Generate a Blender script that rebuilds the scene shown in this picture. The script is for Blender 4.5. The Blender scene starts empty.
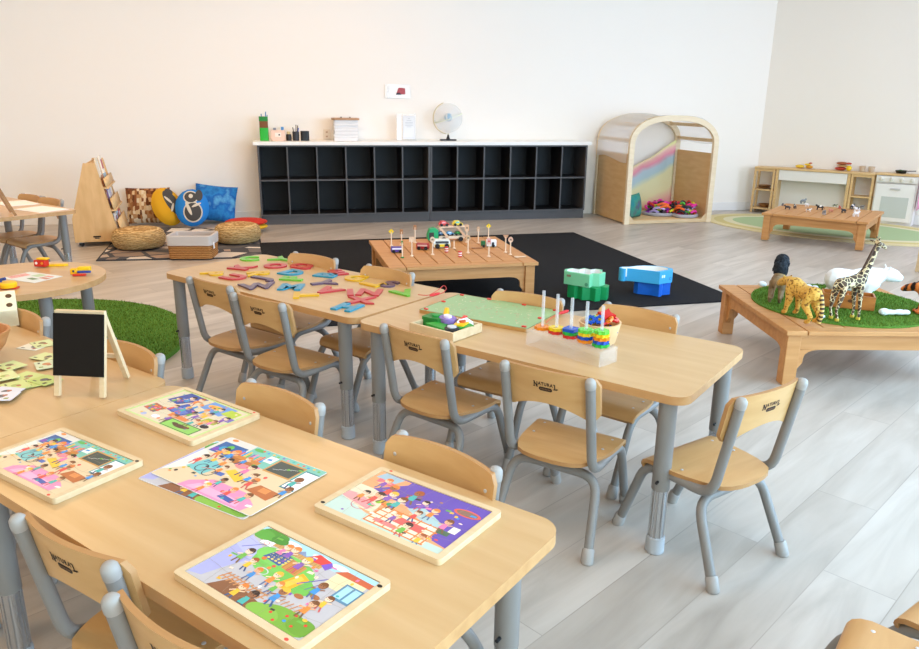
import bpy, math, random
from mathutils import Vector, Matrix
random.seed(7)
C = bpy.context.scene.collection
PI = math.pi
def R(d): return math.radians(d)
# ------------------------------------------------------------------ camera
W, H = 919.0, 649.0
FPX, PITCH, ROLL, CAMZ = 750.12, 0.28880, 0.01255, 1.229
cp, sp, cr, sr = math.cos(PITCH), math.sin(PITCH), math.cos(ROLL), math.sin(ROLL)
FW = Vector((0, cp, -sp)); RT0 = Vector((1, 0, 0)); UP0 = Vector((0, sp, cp))
RT = cr*RT0 + sr*UP0; UP = -sr*RT0 + cr*UP0
EYE = Vector((0, 0, CAMZ))
cd = bpy.data.cameras.new('camera'); cam = bpy.data.objects.new('camera', cd); C.objects.link(cam)
m = Matrix((RT, UP, -FW)).transposed().to_4x4(); m.translation = EYE
cam.matrix_world = m
cd.sensor_width = 36; cd.lens = FPX/W*36; cd.clip_start = .02
bpy.context.scene.camera = cam
def at(x, y, z=0.0):
    """the point of the horizontal plane at height z that the photo shows at pixel x, y"""
    d = FW + (x-W/2)/FPX*RT - (y-H/2)/FPX*UP
    return EYE + d*((z-CAMZ)/d.z)
# ------------------------------------------------------------------ materials
def S(h):
    h = h.lstrip('#'); o = []
    for i in (0, 2, 4):
        c = int(h[i:i+2], 16)/255
        o.append(c/12.92 if c <= .04045 else ((c+.055)/1.055)**2.4)
    return (*o, 1)
MC = {}
def newmat(n):
    m = bpy.data.materials.new(n); m.use_nodes = True
    return m, m.node_tree, m.node_tree.nodes['Principled BSDF']
def N(t, typ, **k):
    n = t.nodes.new(typ)
    for a, v in k.items(): setattr(n, a, v)
    return n
def P(h, rough=.5, metal=0, spec=.5, trans=0, alpha=1, ior=1.45, bump=0, bscale=200):
    key = ('P', h, rough, metal, spec, trans, alpha, bump, bscale)
    if key in MC: return MC[key]
    m, t, b = newmat('plain_'+h.strip('#'))
    b.inputs['Base Color'].default_value = S(h); b.inputs['Roughness'].default_value = rough
    b.inputs['Metallic'].default_value = metal; b.inputs['Specular IOR Level'].default_value = spec
    b.inputs['Transmission Weight'].default_value = trans; b.inputs['Alpha'].default_value = alpha
    b.inputs['IOR'].default_value = ior
    if bump:
        co = N(t, 'ShaderNodeTexCoord'); nz = N(t, 'ShaderNodeTexNoise'); bp_ = N(t, 'ShaderNodeBump')
        nz.inputs['Scale'].default_value = bscale; bp_.inputs['Strength'].default_value = bump; bp_.inputs['Distance'].default_value = .002
        t.links.new(co.outputs['Object'], nz.inputs['Vector']); t.links.new(nz.outputs['Fac'], bp_.inputs['Height'])
        t.links.new(bp_.outputs['Normal'], b.inputs['Normal'])
    MC[key] = m; return m
def ramp(t, stops, interp='LINEAR'):
    r = N(t, 'ShaderNodeValToRGB'); e = r.color_ramp.elements; r.color_ramp.interpolation = interp
    while len(e) < len(stops): e.new(.5)
    for el, (p, h) in zip(e, stops): el.position = p; el.color = S(h)
    return r
def wood(h1, h2, sc=(1.5, 22, 22), rough=.45, spec=.4, rot=0, detail=4):
    key = ('W', h1, h2, sc, rough, rot)
    if key in MC: return MC[key]
    m, t, b = newmat('wood_'+h1.strip('#'))
    co = N(t, 'ShaderNodeTexCoord'); mp = N(t, 'ShaderNodeMapping'); nz = N(t, 'ShaderNodeTexNoise')
    mp.inputs['Scale'].default_value = sc; mp.inputs['Rotation'].default_value = (0, 0, rot)
    nz.inputs['Scale'].default_value = 1.6; nz.inputs['Detail'].default_value = detail; nz.inputs['Distortion'].default_value = .4
    r = ramp(t, [(.32, h2), (.68, h1)])
    t.links.new(co.outputs['Object'], mp.inputs['Vector']); t.links.new(mp.outputs['Vector'], nz.inputs['Vector'])
    t.links.new(nz.outputs['Fac'], r.inputs['Fac']); t.links.new(r.outputs['Color'], b.inputs['Base Color'])
    b.inputs['Roughness'].default_value = rough; b.inputs['Specular IOR Level'].default_value = spec
    MC[key] = m; return m
def vor(h_list, scale, rough=.8, rand=1.0, metric='EUCLIDEAN', feature='F1', edge=None, ew=.06, sc=(1, 1, 1), rot=(0, 0, 0), bump=0, pos=None):
    """random cells of the given colours, optionally with lines of another colour between the cells"""
    m, t, b = newmat('cells')
    co = N(t, 'ShaderNodeTexCoord'); mp = N(t, 'ShaderNodeMapping'); v = N(t, 'ShaderNodeTexVoronoi')
    mp.inputs['Scale'].default_value = sc; mp.inputs['Rotation'].default_value = rot
    v.inputs['Scale'].default_value = scale; v.distance = metric; v.inputs['Randomness'].default_value = rand
    t.links.new(co.outputs['Object'], mp.inputs['Vector']); t.links.new(mp.outputs['Vector'], v.inputs['Vector'])
    sep = N(t, 'ShaderNodeSeparateColor'); t.links.new(v.outputs['Color'], sep.inputs['Color'])
    r = ramp(t, [(i/len(h_list), h) for i, h in enumerate(h_list)], 'CONSTANT')
    t.links.new(sep.outputs['Red'], r.inputs['Fac'])
    out = r.outputs['Color']
    if edge:
        v2 = N(t, 'ShaderNodeTexVoronoi', feature='DISTANCE_TO_EDGE'); v2.inputs['Scale'].default_value = scale
        t.links.new(mp.outputs['Vector'], v2.inputs['Vector'])
        lt = N(t, 'ShaderNodeMath', operation='LESS_THAN'); lt.inputs[1].default_value = ew
        t.links.new(v2.outputs['Distance'], lt.inputs[0])
        mx = N(t, 'ShaderNodeMix', data_type='RGBA'); mx.inputs[7].default_value = S(edge)
        t.links.new(lt.outputs[0], mx.inputs[0]); t.links.new(out, mx.inputs[6]); out = mx.outputs[2]
    t.links.new(out, b.inputs['Base Color']); b.inputs['Roughness'].default_value = rough
    b.inputs['Specular IOR Level'].default_value = .2
    return m
def noisy(stops, scale, rough=.85, sc=(1, 1, 1), bump=.0, detail=4, spec=.2, rot=(0, 0, 0)):
    m, t, b = newmat('mottled')
    co = N(t, 'ShaderNodeTexCoord'); mp = N(t, 'ShaderNodeMapping'); nz = N(t, 'ShaderNodeTexNoise')
    mp.inputs['Scale'].default_value = sc; mp.inputs['Rotation'].default_value = rot
    nz.inputs['Scale'].default_value = scale; nz.inputs['Detail'].default_value = detail
    r = ramp(t, stops)
    t.links.new(co.outputs['Object'], mp.inputs['Vector']); t.links.new(mp.outputs['Vector'], nz.inputs['Vector'])
    t.links.new(nz.outputs['Fac'], r.inputs['Fac']); t.links.new(r.outputs['Color'], b.inputs['Base Color'])
    if bump:
        bp_ = N(t, 'ShaderNodeBump'); bp_.inputs['Strength'].default_value = bump; bp_.inputs['Distance'].default_value = .01
        t.links.new(nz.outputs['Fac'], bp_.inputs['Height']); t.links.new(bp_.outputs['Normal'], b.inputs['Normal'])
    b.inputs['Roughness'].default_value = rough; b.inputs['Specular IOR Level'].default_value = spec
    return m
def bands(stops, scale, rough=.8, direction='Z', distort=0, profile='SIN', bump=.4, sc=(1, 1, 1), rot=(0, 0, 0)):
    m, t, b = newmat('banded')
    co = N(t, 'ShaderNodeTexCoord'); mp = N(t, 'ShaderNodeMapping'); wv = N(t, 'ShaderNodeTexWave', bands_direction=direction, wave_profile=profile)
    mp.inputs['Scale'].default_value = sc; mp.inputs['Rotation'].default_value = rot
    wv.inputs['Scale'].default_value = scale; wv.inputs['Distortion'].default_value = distort; wv.inputs['Detail Scale'].default_value = 3
    r = ramp(t, stops)
    t.links.new(co.outputs['Object'], mp.inputs['Vector']); t.links.new(mp.outputs['Vector'], wv.inputs['Vector'])
    t.links.new(wv.outputs['Fac'], r.inputs['Fac']); t.links.new(r.outputs['Color'], b.inputs['Base Color'])
    if bump:
        bp_ = N(t, 'ShaderNodeBump'); bp_.inputs['Strength'].default_value = bump; bp_.inputs['Distance'].default_value = .006
        t.links.new(wv.outputs['Fac'], bp_.inputs['Height']); t.links.new(bp_.outputs['Normal'], b.inputs['Normal'])
    b.inputs['Roughness'].default_value = rough; b.inputs['Specular IOR Level'].default_value = .2
    return m
# a material whose colour is the mesh's own print (an attribute holding flat artwork colours)
PRINT, _t, _b = newmat('printed_card')
_a = N(_t, 'ShaderNodeAttribute', attribute_name='print'); _t.links.new(_a.outputs['Color'], _b.inputs['Base Color'])
_b.inputs['Roughness'].default_value = .42; _b.inputs['Specular IOR Level'].default_value = .35
# ------------------------------------------------------------------ mesh builder
def cat_fillet(pts, r, n=5):
    pts = [Vector(p) for p in pts]; out = [pts[0]]
    for i in range(1, len(pts)-1):
        a, p, b = pts[i-1], pts[i], pts[i+1]
        u = (a-p); v = (b-p); d = min(r, u.length*.49, v.length*.49)
        s, e = p+u.normalized()*d, p+v.normalized()*d
        for k in range(n+1):
            t_ = k/n; out.append(s*(1-t_)**2+p*2*t_*(1-t_)+e*t_*t_)
    out.append(pts[-1]); return out
def rrect(w, h, r, n=5):
    o = []
    for cx, cy, a0 in ((w/2-r, h/2-r, 0), (-w/2+r, h/2-r, 90), (-w/2+r, -h/2+r, 180), (w/2-r, -h/2+r, 270)):
        for k in range(n+1):
            a = R(a0+90*k/n); o.append((cx+r*math.cos(a), cy+r*math.sin(a)))
    return o
def circ(r, n=24, ry=None, cx=0, cy=0):
    return [(cx+r*math.cos(2*PI*k/n), cy+(ry or r)*math.sin(2*PI*k/n)) for k in range(n)]
class MB:
    def __init__(s): s.v = []; s.f = []; s.m = []; s.mats = []; s.cols = None
    def mi(s, mat):
        if mat not in s.mats: s.mats.append(mat)
        return s.mats.index(mat)
    def add(s, vs, fs, mat, M=None):
        o = len(s.v); s.v += [(M @ Vector(p)) if M else Vector(p) for p in vs]
        i = s.mi(mat)
        for f in fs: s.f.append([o+k for k in f]); s.m.append(i)
        return s
    def box(s, c, d, mat, rz=0, M=None):
        x, y, z = d[0]/2, d[1]/2, d[2]/2
        vs = [(i*x, j*y, k*z) for i in (-1, 1) for j in (-1, 1) for k in (-1, 1)]
        fs = [(0, 1, 3, 2), (4, 6, 7, 5), (0, 4, 5, 1), (2, 3, 7, 6), (0, 2, 6, 4), (1, 5, 7, 3)]
        L = Matrix.Translation(c) @ Matrix.Rotation(rz, 4, 'Z')
        return s.add(vs, fs, mat, (M @ L) if M else L)
    def bar(s, p, q, w, h, mat, up=(0, 0, 1), M=None):
        p, q = Vector(p), Vector(q); z = (q-p); L = z.length; z.normalize()
        x = Vector(up).cross(z)
        if x.length < 1e-4: x = Vector((1, 0, 0))
        x.normalize(); y = z.cross(x)
        T = Matrix((x, y, z)).transposed().to_4x4(); T.translation = (p+q)/2
        return s.box((0, 0, 0), (w, h, L), mat, 0, (M @ T) if M else T)
    def tube(s, pts, r, mat, seg=10, caps=True, closed=False, M=None):
        pts = [Vector(p) for p in pts]; n = len(pts); rs = r if isinstance(r, (list, tuple)) else [r]*n
        tang = []
        for i in range(n):
            a = pts[i-1] if (i > 0 or closed) else pts[i]; b = pts[(i+1) % n] if (i < n-1 or closed) else pts[i]
            tang.append((b-a).normalized())
        x = tang[0].orthogonal().normalized(); vs = []
        for i in range(n):
            x = (x - tang[i]*x.dot(tang[i])).normalized(); y = tang[i].cross(x)
            for k in range(seg):
                a = 2*PI*k/seg; vs.append(pts[i]+(x*math.cos(a)+y*math.sin(a))*rs[i])
        fs = []
        for i in range(n if closed else n-1):
            j = (i+1) % n
            for k in range(seg):
                k2 = (k+1) % seg; fs.append((i*seg+k, i*seg+k2, j*seg+k2, j*seg+k))
        if caps and not closed:
            fs.append(tuple(reversed(range(seg)))); fs.append(tuple(range((n-1)*seg, n*seg)))
        return s.add(vs, fs, mat, M)
    def prism(s, o, z0, z1, mat, side=None, M=None):
        n = len(o); area = sum(o[i][0]*o[(i+1) % n][1]-o[(i+1) % n][0]*o[i][1] for i in range(n))
        if area < 0: o = list(reversed(o))
        s.add([(x, y, z1) for x, y in o], [tuple(range(n))], mat, M)
        s.add([(x, y, z0) for x, y in o], [tuple(reversed(range(n)))], mat, M)
        return s.add([(x, y, z) for z in (z0, z1) for x, y in o], [(i, (i+1) % n, n+(i+1) % n, n+i) for i in range(n)], side or mat, M)
    def lathe(s, prof, mat, seg=24, M=None):
        vs = []; fs = []; n = len(prof)
        for r, z in prof:
            for k in range(seg):
                a = 2*PI*k/seg; vs.append((max(r, 1e-5)*math.cos(a), max(r, 1e-5)*math.sin(a), z))
        for i in range(n-1):
            for k in range(seg):
                k2 = (k+1) % seg; fs.append((i*seg+k, i*seg+k2, (i+1)*seg+k2, (i+1)*seg+k))
        fs.append(tuple(reversed(range(seg)))); fs.append(tuple(range((n-1)*seg, n*seg)))
        return s.add(vs, fs, mat, M)
    def ball(s, c, r, mat, seg=14, rings=9, M=None, rot=None):
        rx, ry, rz = r if isinstance(r, (tuple, list)) else (r, r, r)
        vs = []; fs = []
        for i in range(rings+1):
            t_ = PI*i/rings
            for k in range(seg):
                a = 2*PI*k/seg; vs.append((rx*max(math.sin(t_), 1e-4)*math.cos(a), ry*max(math.sin(t_), 1e-4)*math.sin(a), -rz*math.cos(t_)))
        for i in range(rings):
            for k in range(seg):
                k2 = (k+1) % seg; fs.append((i*seg+k, i*seg+k2, (i+1)*seg+k2, (i+1)*seg+k))
        T = Matrix.Translation(c)
        if rot: T = T @ rot
        return s.add(vs, fs, mat, (M @ T) if M else T)
    def grid(s, fn, nu, nv, mat, wrap=False, M=None):
        vs = [fn(i/nu, j/nv) for i in range(nu+1) for j in range(nv+1)]
        fs = [(i*(nv+1)+j, (i+1)*(nv+1)+j, (i+1)*(nv+1)+j+1, i*(nv+1)+j+1) for i in range(nu) for j in range(nv)]
        return s.add(vs, fs, mat, M)
    def build(s, name, parent=None, loc=(0, 0, 0), rz=0, bevel=0, smooth=35, rot=None, seg=2):
        me = bpy.data.meshes.new(name); me.from_pydata([tuple(v) for v in s.v], [], s.f)
        for mt in s.mats: me.materials.append(mt)
        me.polygons.foreach_set('material_index', s.m)
        if smooth: me.polygons.foreach_set('use_smooth', [True]*len(s.f)); me.set_sharp_from_angle(angle=R(smooth))
        me.update()
        o = bpy.data.objects.new(name, me); C.objects.link(o)
        o.location = loc; o.rotation_euler = rot or (0, 0, rz)
        if parent: o.parent = parent
        if bevel:
            b = o.modifiers.new('bevel', 'BEVEL'); b.width = bevel; b.segments = seg; b.limit_method = 'ANGLE'; b.angle_limit = R(50)
        return o
def remesh(o, vox, it=4):
    r = o.modifiers.new('remesh', 'REMESH'); r.mode = 'VOXEL'; r.voxel_size = vox; r.use_smooth_shade = True
    sm = o.modifiers.new('smooth', 'SMOOTH'); sm.iterations = it; sm.factor = .5
    return o
def tag(o, label=None, cat=None, group=None, kind=None):
    if label: o['label'] = label
    if cat: o['category'] = cat
    if group: o['group'] = group
    if kind: o['kind'] = kind
    return o
def thing(name, label, cat, loc=(0, 0, 0), rz=0, group=None):
    o = bpy.data.objects.new(name, None); o.empty_display_size = .05; C.objects.link(o)
    o.location = loc; o.rotation_euler = (0, 0, rz)
    return tag(o, label, cat, group)
KIDS = {}
def kids(o): return [c for c in bpy.data.objects if c.parent == o]
def dup(o, parent=None, tree=None):
    if tree is None:
        tree = {}
        for c in bpy.data.objects:
            if c.parent: tree.setdefault(c.parent.name, []).append(c)
    c = o.copy(); C.objects.link(c)
    if parent: c.parent = parent
    for ch in tree.get(o.name, []): dup(ch, c, tree)
    return c
_TX = {}
def text_mesh(ch, extrude=0.0, offset=0.0):
    """vertices and faces of a piece of lettering in the built-in font, one unit high letters"""
    k = (ch, extrude, offset)
    if k not in _TX:
        cu = bpy.data.curves.new('lettering', 'FONT'); cu.body = ch; cu.extrude = extrude; cu.offset = offset; cu.size = 1; cu.align_x = 'CENTER'; cu.resolution_u = 4
        o = bpy.data.objects.new('lettering', cu); C.objects.link(o)
        dg = bpy.context.evaluated_depsgraph_get(); dg.update()
        me = bpy.data.meshes.new_from_object(o.evaluated_get(dg))
        _TX[k] = ([v.co.copy() for v in me.vertices], [tuple(p.vertices) for p in me.polygons])
        bpy.data.objects.remove(o); bpy.data.curves.remove(cu); bpy.data.meshes.remove(me)
    return _TX[k]
def xy(yaw): return Vector((math.cos(yaw), math.sin(yaw), 0)), Vector((-math.sin(yaw), math.cos(yaw), 0))
# shared materials
MAPLE = wood('#cba878', '#c29c6a', (1.2, 14, 14), .30, .55)
EDGE = wood('#c79a66', '#bb8b57', (1.5, 20, 20), .5)
PLY = wood('#cda26b', '#c2955c', (3, 16, 16), .42)
PLYEDGE = P('#b08250', .55)
GREY = P('#827e79', .40, .0, .5)
RUB = P('#a09b95', .5)
CHROME = P('#b9bbbd', .22, .9)
STEEL = P('#cfcfcf', .35, .5)
CEDAR = wood('#c8925a', '#b88048', (2, 24, 24), .5)
PINE = wood('#e2c08c', '#d6b07a', (4, 24, 24), .5)
PALE = wood('#dcc39c', '#d1b68c', (4, 24, 24), .5)
WHITE = P('#ece9e4', .5)
WALLM = P('#f6f0e7', .9, 0, .2, bump=.05, bscale=120)
BLACK = P('#161618', .45)
INK = P('#2a1a10', .6)
ACRYL = P('#f2f5f8', .06, 0, .6, alpha=.11)
RED = P('#d02a2a', .4); YEL = P('#f2c014', .4); BLU = P('#2558c8', .4); GRN = P('#2fae3a', .4)
# ================================================================== the room
YB = .2268                                        # direction of the back wall
BU = Vector((math.cos(YB), math.sin(YB), 0)); BN = Vector((-math.sin(YB), math.cos(YB), 0))
CB0 = Vector((-2.0206, 7.58, 0))                  # left front foot of the cubbies
DEP = .36
CORNER = Vector((3.575, 9.24, 0))
YR = R(-37); RU, RN = xy(YR)
HC = 3.0
def wall(name, a, b, th, mat):
    a, b = Vector(a), Vector(b); d = (b-a); n = Vector((-d.y, d.x, 0)).normalized()
    mb = MB(); mb.prism([(a.x, a.y), (b.x, b.y), ((b+n*th).x, (b+n*th).y), ((a+n*th).x, (a+n*th).y)], 0, HC, mat)
    return tag(mb.build(name, smooth=0), kind='structure')
WB0 = CB0 + BN*DEP                                # a point of the back wall
BL = WB0 - BU*5.2; t_ = (CORNER-WB0).dot(BU); BC = WB0 + BU*t_
RE = BC + RU*6.5
wall('wall_back', BC, BL, -.12, WALLM)
wall('wall_right', RE, BC, -.12, WALLM)
LE = Vector((BL.x-.6, -2.6, 0))
wall('wall_left', BL, LE, -.12, WALLM)
wall('wall_front', LE, (RE.x+1, -2.6, 0), -.12, WALLM)
# the floor: pale oak vinyl planks
def floor_mat():
    m, t, b = newmat('plank_floor')
    co = N(t, 'ShaderNodeTexCoord'); mp = N(t, 'ShaderNodeMapping'); mp.inputs['Rotation'].default_value = (0, 0, R(-45))
    br = N(t, 'ShaderNodeTexBrick'); br.offset = .37; br.inputs['Scale'].default_value = 1
    br.inputs['Brick Width'].default_value = 1.22; br.inputs['Row Height'].default_value = .185
    br.inputs['Mortar Size'].default_value = .0016; br.inputs['Mortar Smooth'].default_value = .3; br.inputs['Bias'].default_value = 0
    br.inputs['Color1'].default_value = (0, 0, 0, 1); br.inputs['Color2'].default_value = (1, 1, 1, 1); br.inputs['Mortar'].default_value = (.5, .5, .5, 1)
    t.links.new(co.outputs['Object'], mp.inputs['Vector']); t.links.new(mp.outputs['Vector'], br.inputs['Vector'])
    m2 = N(t, 'ShaderNodeMapping'); m2.inputs['Scale'].default_value = (1.3, 9, 1)
    t.links.new(mp.outputs['Vector'], m2.inputs['Vector'])
    ad = N(t, 'ShaderNodeVectorMath', operation='ADD'); mu = N(t, 'ShaderNodeVectorMath', operation='SCALE'); mu.inputs['Scale'].default_value = 7
    t.links.new(br.outputs['Color'], mu.inputs[0]); t.links.new(m2.outputs['Vector'], ad.inputs[0]); t.links.new(mu.outputs['Vector'], ad.inputs[1])
    nz = N(t, 'ShaderNodeTexNoise'); nz.inputs['Scale'].default_value = 1.3; nz.inputs['Detail'].default_value = 7; nz.inputs['Distortion'].default_value = .8
    t.links.new(ad.outputs['Vector'], nz.inputs['Vector'])
    r = ramp(t, [(.28, '#aea59a'), (.5, '#bfb6ab'), (.74, '#cdc5bb')])
    t.links.new(nz.outputs['Fac'], r.inputs['Fac'])
    r2 = ramp(t, [(0, '#e6e4e2'), (1, '#ffffff')]); t.links.new(br.outputs['Color'], r2.inputs['Fac'])
    mx = N(t, 'ShaderNodeMix', data_type='RGBA', blend_type='MULTIPLY'); mx.inputs[0].default_value = 1
    t.links.new(r.outputs['Color'], mx.inputs[6]); t.links.new(r2.outputs['Color'], mx.inputs[7])
    mx2 = N(t, 'ShaderNodeMix', data_type='RGBA'); mx2.inputs[7].default_value = S('#6f665e')
    lo = N(t, 'ShaderNodeMath', operation='MULTIPLY'); lo.inputs[1].default_value = .4
    t.links.new(br.outputs['Fac'], lo.inputs[0]); t.links.new(lo.outputs[0], mx2.inputs[0]); t.links.new(mx.outputs[2], mx2.inputs[6])
    t.links.new(mx2.outputs[2], b.inputs['Base Color'])
    b.inputs['Roughness'].default_value = .36; b.inputs['Specular IOR Level'].default_value = .5
    return m
fm = MB(); fm.prism([(LE.x-.2, -2.8), (RE.x+1.4, -2.8), (RE.x+1.4, RE.y), (BC.x+.2, BC.y+.3), (BL.x-.2, BL.y+.2)], -.1, 0, floor_mat())
tag(fm.build('floor', smooth=0), kind='structure')
cm = MB(); cm.prism([(LE.x-.2, -2.8), (RE.x+1.4, -2.8), (RE.x+1.4, RE.y), (BC.x+.2, BC.y+.3), (BL.x-.2, BL.y+.2)], HC, HC+.1, P('#f6f4f0', .9))
tag(cm.build('ceiling', smooth=0), kind='structure')
def skirting(name, a, b):
    d = (b-a).normalized(); n = Vector((d.y, -d.x, 0))
    mb = MB(); mb.bar(a+n*.008+Vector((0, 0, .05)), b+n*.008+Vector((0, 0, .05)), .014, .1, WHITE, (0, 0, 1))
    return tag(mb.build(name, bevel=.004), kind='structure')
skirting('baseboard_back', BL, WB0-BU*.02+BU*0)
skirting('baseboard_back', WB0+BU*4.66, BC)
skirting('baseboard_right', BC, RE)
# ================================================================== rugs and mats
def ongrid(a): return [(p.x, p.y) for p in a]
br_ = MB(); c4 = [at(259.5, 243.7), at(573.4, 233.1), at(741, 301), None]
u_ = (c4[1]-c4[0]); c4[3] = c4[2]-u_*1.0
br_.prism(ongrid(c4), 0, .009, noisy([(.35, '#141416'), (.65, '#222326')], 180, .95, bump=.5))
tag(br_.build('rug', bevel=.003), 'large plain black rug under the slatted table of toy cars', 'rug')
GRASS = noisy([(.3, '#4d7a28'), (.5, '#5c8c30'), (.72, '#77a545')], 260, .95, bump=1.0, detail=6)
gm = MB(); gm.prism(circ(.94, 72), 0, .022, GRASS)
o = tag(gm.build('grass_mat', loc=(-2.362, 3.582, 0), bevel=.008), 'big round artificial grass mat on the floor under the round table', 'rug')
def blades(parent_mb_r, n, z, mat_list, ln, name, parent, rmin=0, ry=None, seed=1):
    rnd = random.Random(seed); mb = MB(); i = 0
    while i < n:
        x = rnd.uniform(-1, 1); y = rnd.uniform(-1, 1)
        if x*x+y*y > 1: continue
        x *= parent_mb_r; y *= (ry or parent_mb_r); i += 1
        a = rnd.uniform(0, 2*PI); l = ln*rnd.uniform(.6, 1.2); w = .0014 if ln < .0115 else .0026
        dx, dy = math.cos(a)*w, math.sin(a)*w; lx, ly = rnd.uniform(-.5, .5)*l, rnd.uniform(-.5, .5)*l
        mb.add([(x-dx, y-dy, z), (x+dx, y+dy, z), (x+lx, y+ly, z+l)], [(0, 1, 2)], rnd.choice(mat_list))
    ob = mb.build(name, parent, smooth=0); ob['kind'] = 'stuff'; return ob
GB = [P('#5f7c2a', .9, 0, .1), P('#6c8a36', .9, 0, .1), P('#82a046', .9, 0, .1), P('#4f6922', .9, 0, .1)]
blades(.935, 34000, .021, GB, .012, 'pile', o)
# oval pastel rug by the play kitchen
rg = thing('rug', 'oval pastel rug in yellow and green rings by the play kitchen', 'rug', (3.866, 7.828, 0), R(-37))
def oval(rx, ry): return circ(rx, 64, ry)
for i, (rx, ry, h) in enumerate(((1.3, .80, '#ddd0a2'), (1.2, .72, '#cfc187'), (1.1, .63, '#dcd6b4'), (1.0, .54, '#a9bd90'))):
    mb = MB(); mb.prism(oval(rx, ry), 0.0, .008+i*.0006, noisy([(.3, h), (.7, h)], 60, .95))
    q_ = mb.build('border' if i == 0 else ('centre' if i == 3 else 'ring'), rg)
# patterned rug in the reading corner
rp = [at(98.4, 260.8), at(262, 257.5), None, at(126, 227.7)]; rp[2] = rp[1]+(rp[3]-rp[0])*.86
mb = MB(); mb.prism(ongrid(rp), 0, .01, vor(['#cfc3b4', '#a8907e', '#77706c', '#e0d8cc', '#8c7a6c', '#5d5a5a', '#b9a796'], 4.2, .95, edge='#4a4a4e', ew=.075, sc=(1, 1.25, .01)))
mb.prism([(p.x, p.y) for p in [rp[0]+(rp[0]-rp[2])*.012, rp[1]+(rp[1]-rp[3])*.012, rp[2]+(rp[2]-rp[0])*.012, rp[3]+(rp[3]-rp[1])*.012]], 0, .007, P('#2b2b30', .95))
tag(mb.build('rug', bevel=.003), 'dark rug with pebble shapes under the cushions and woven poufs', 'rug')
# ================================================================== cubbies along the back wall
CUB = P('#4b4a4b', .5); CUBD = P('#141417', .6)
def cubby_unit(x0, label, endpanel):
    t = thing('cubby_unit', label, 'shelf', CB0+BU*x0, YB, 'cubby units along the back wall')
    L = 1.739; n = 6; pw = .018
    k = MB(); k.box((L/2, .03, .045), (L-.004, .02, .09), CUB); k.build('kickboard', t)
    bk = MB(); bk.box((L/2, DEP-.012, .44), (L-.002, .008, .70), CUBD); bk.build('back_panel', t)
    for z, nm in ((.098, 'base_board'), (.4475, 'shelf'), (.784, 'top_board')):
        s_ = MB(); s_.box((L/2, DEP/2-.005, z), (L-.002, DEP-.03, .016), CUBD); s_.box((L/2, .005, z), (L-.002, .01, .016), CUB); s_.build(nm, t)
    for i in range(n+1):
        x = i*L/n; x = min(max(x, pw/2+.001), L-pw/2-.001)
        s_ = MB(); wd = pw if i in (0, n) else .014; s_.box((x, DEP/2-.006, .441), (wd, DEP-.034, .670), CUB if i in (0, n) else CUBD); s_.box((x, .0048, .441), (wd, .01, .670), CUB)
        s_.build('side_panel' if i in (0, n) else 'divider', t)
        if i in (0, n):
            s_ = MB(); s_.box((x, DEP/2+.01, .045), (pw, DEP-.05, .09), CUB); s_.build('foot_panel', t)
    return t
cubby_unit(0, 'left half of the long dark grey cubby shelf, nearer the reading corner', 0)
cubby_unit(1.741, 'right half of the long dark grey cubby shelf, beside the play house', 1)
mb = MB(); mb.box((1.74, DEP/2-.012, .8105), (3.55, DEP+.02, .036), P('#f3f1ec', .35))
tag(mb.build('worktop', loc=CB0, rz=YB, bevel=.004), 'long white worktop lying over the dark grey cubbies', 'worktop')
CT = .829
def onc(x, y): return CB0+BU*x+BN*y+Vector((0, 0, CT))
# ---- things on the worktop
t = thing('storage_tub', 'tall bright green tub with paintbrushes at left end of the white worktop', 'container', onc(.075, .17), YB)
mb = MB(); mb.prism(rrect(.085, .085, .012), 0, .125, P('#1fae2c', .4)); mb.build('tub', t)
mb = MB(); mb.prism(rrect(.083, .083, .012), .126, .2, P('#7a4a22', .6)); mb.prism(rrect(.086, .086, .012), .19, .235, P('#14832a', .4)); mb.build('label_band', t)
for dx, h in ((.02, .28), (-.015, .26), (.03, .25)):
    mb = MB(); mb.tube([(dx, .01, .2), (dx*1.3, .012, h)], .005, P('#3a7fb8', .5), 6); mb.build('brush', t)
t = thing('basket', 'small pale pink plastic basket beside the green tub on the worktop', 'basket', onc(.21, .16), YB)
PK = P('#ecc9b4', .5); mb = MB()
mb.prism(rrect(.13, .1, .015), 0, .006, PK)
for s_ in (-1, 1):
    mb.bar((-.066, s_*.05, .055), (.066, s_*.05, .055), .006, .1, PK); mb.bar((s_*.066, -.05, .055), (s_*.066, .05, .055), .006, .1, PK)
mb.box((0, -.0535, .06), (.06, .002, .04), P('#f4e3d6', .5)); mb.box((.012, -.0555, .06), (.016, .002, .014), BLACK); mb.build('bin', t, bevel=.003)
for dx, h, cc in ((-.03, .12, '#8a8f98'), (.01, .125, '#e6dcc9'), (.045, .13, '#4f8fc8')):
    mb = MB(); mb.box((dx, 0, h/2+.006), (.028, .03, h), P(cc, .5)); mb.build('contents', t, bevel=.003)
t = thing('ink_pot', 'small black pot with cream lid between pink basket and pen holder', 'pot', onc(.315, .17), YB)
mb = MB(); mb.lathe([(.027, 0), (.029, .03), (.025, .06), (.02, .065)], P('#26211d', .4), 16); mb.build('pot', t)
mb = MB(); mb.lathe([(.018, .065), (.018, .085), (.012, .09)], P('#d9c08a', .5), 12); mb.build('lid', t)
t = thing('pen_holder', 'dark grey mesh pen cup full of pens on the white worktop', 'holder', onc(.385, .17), YB)
mb = MB(); mb.lathe([(.032, 0), (.034, .09), (.031, .09), (.029, .006)], P('#34343a', .5), 18); mb.build('cup', t)
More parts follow.
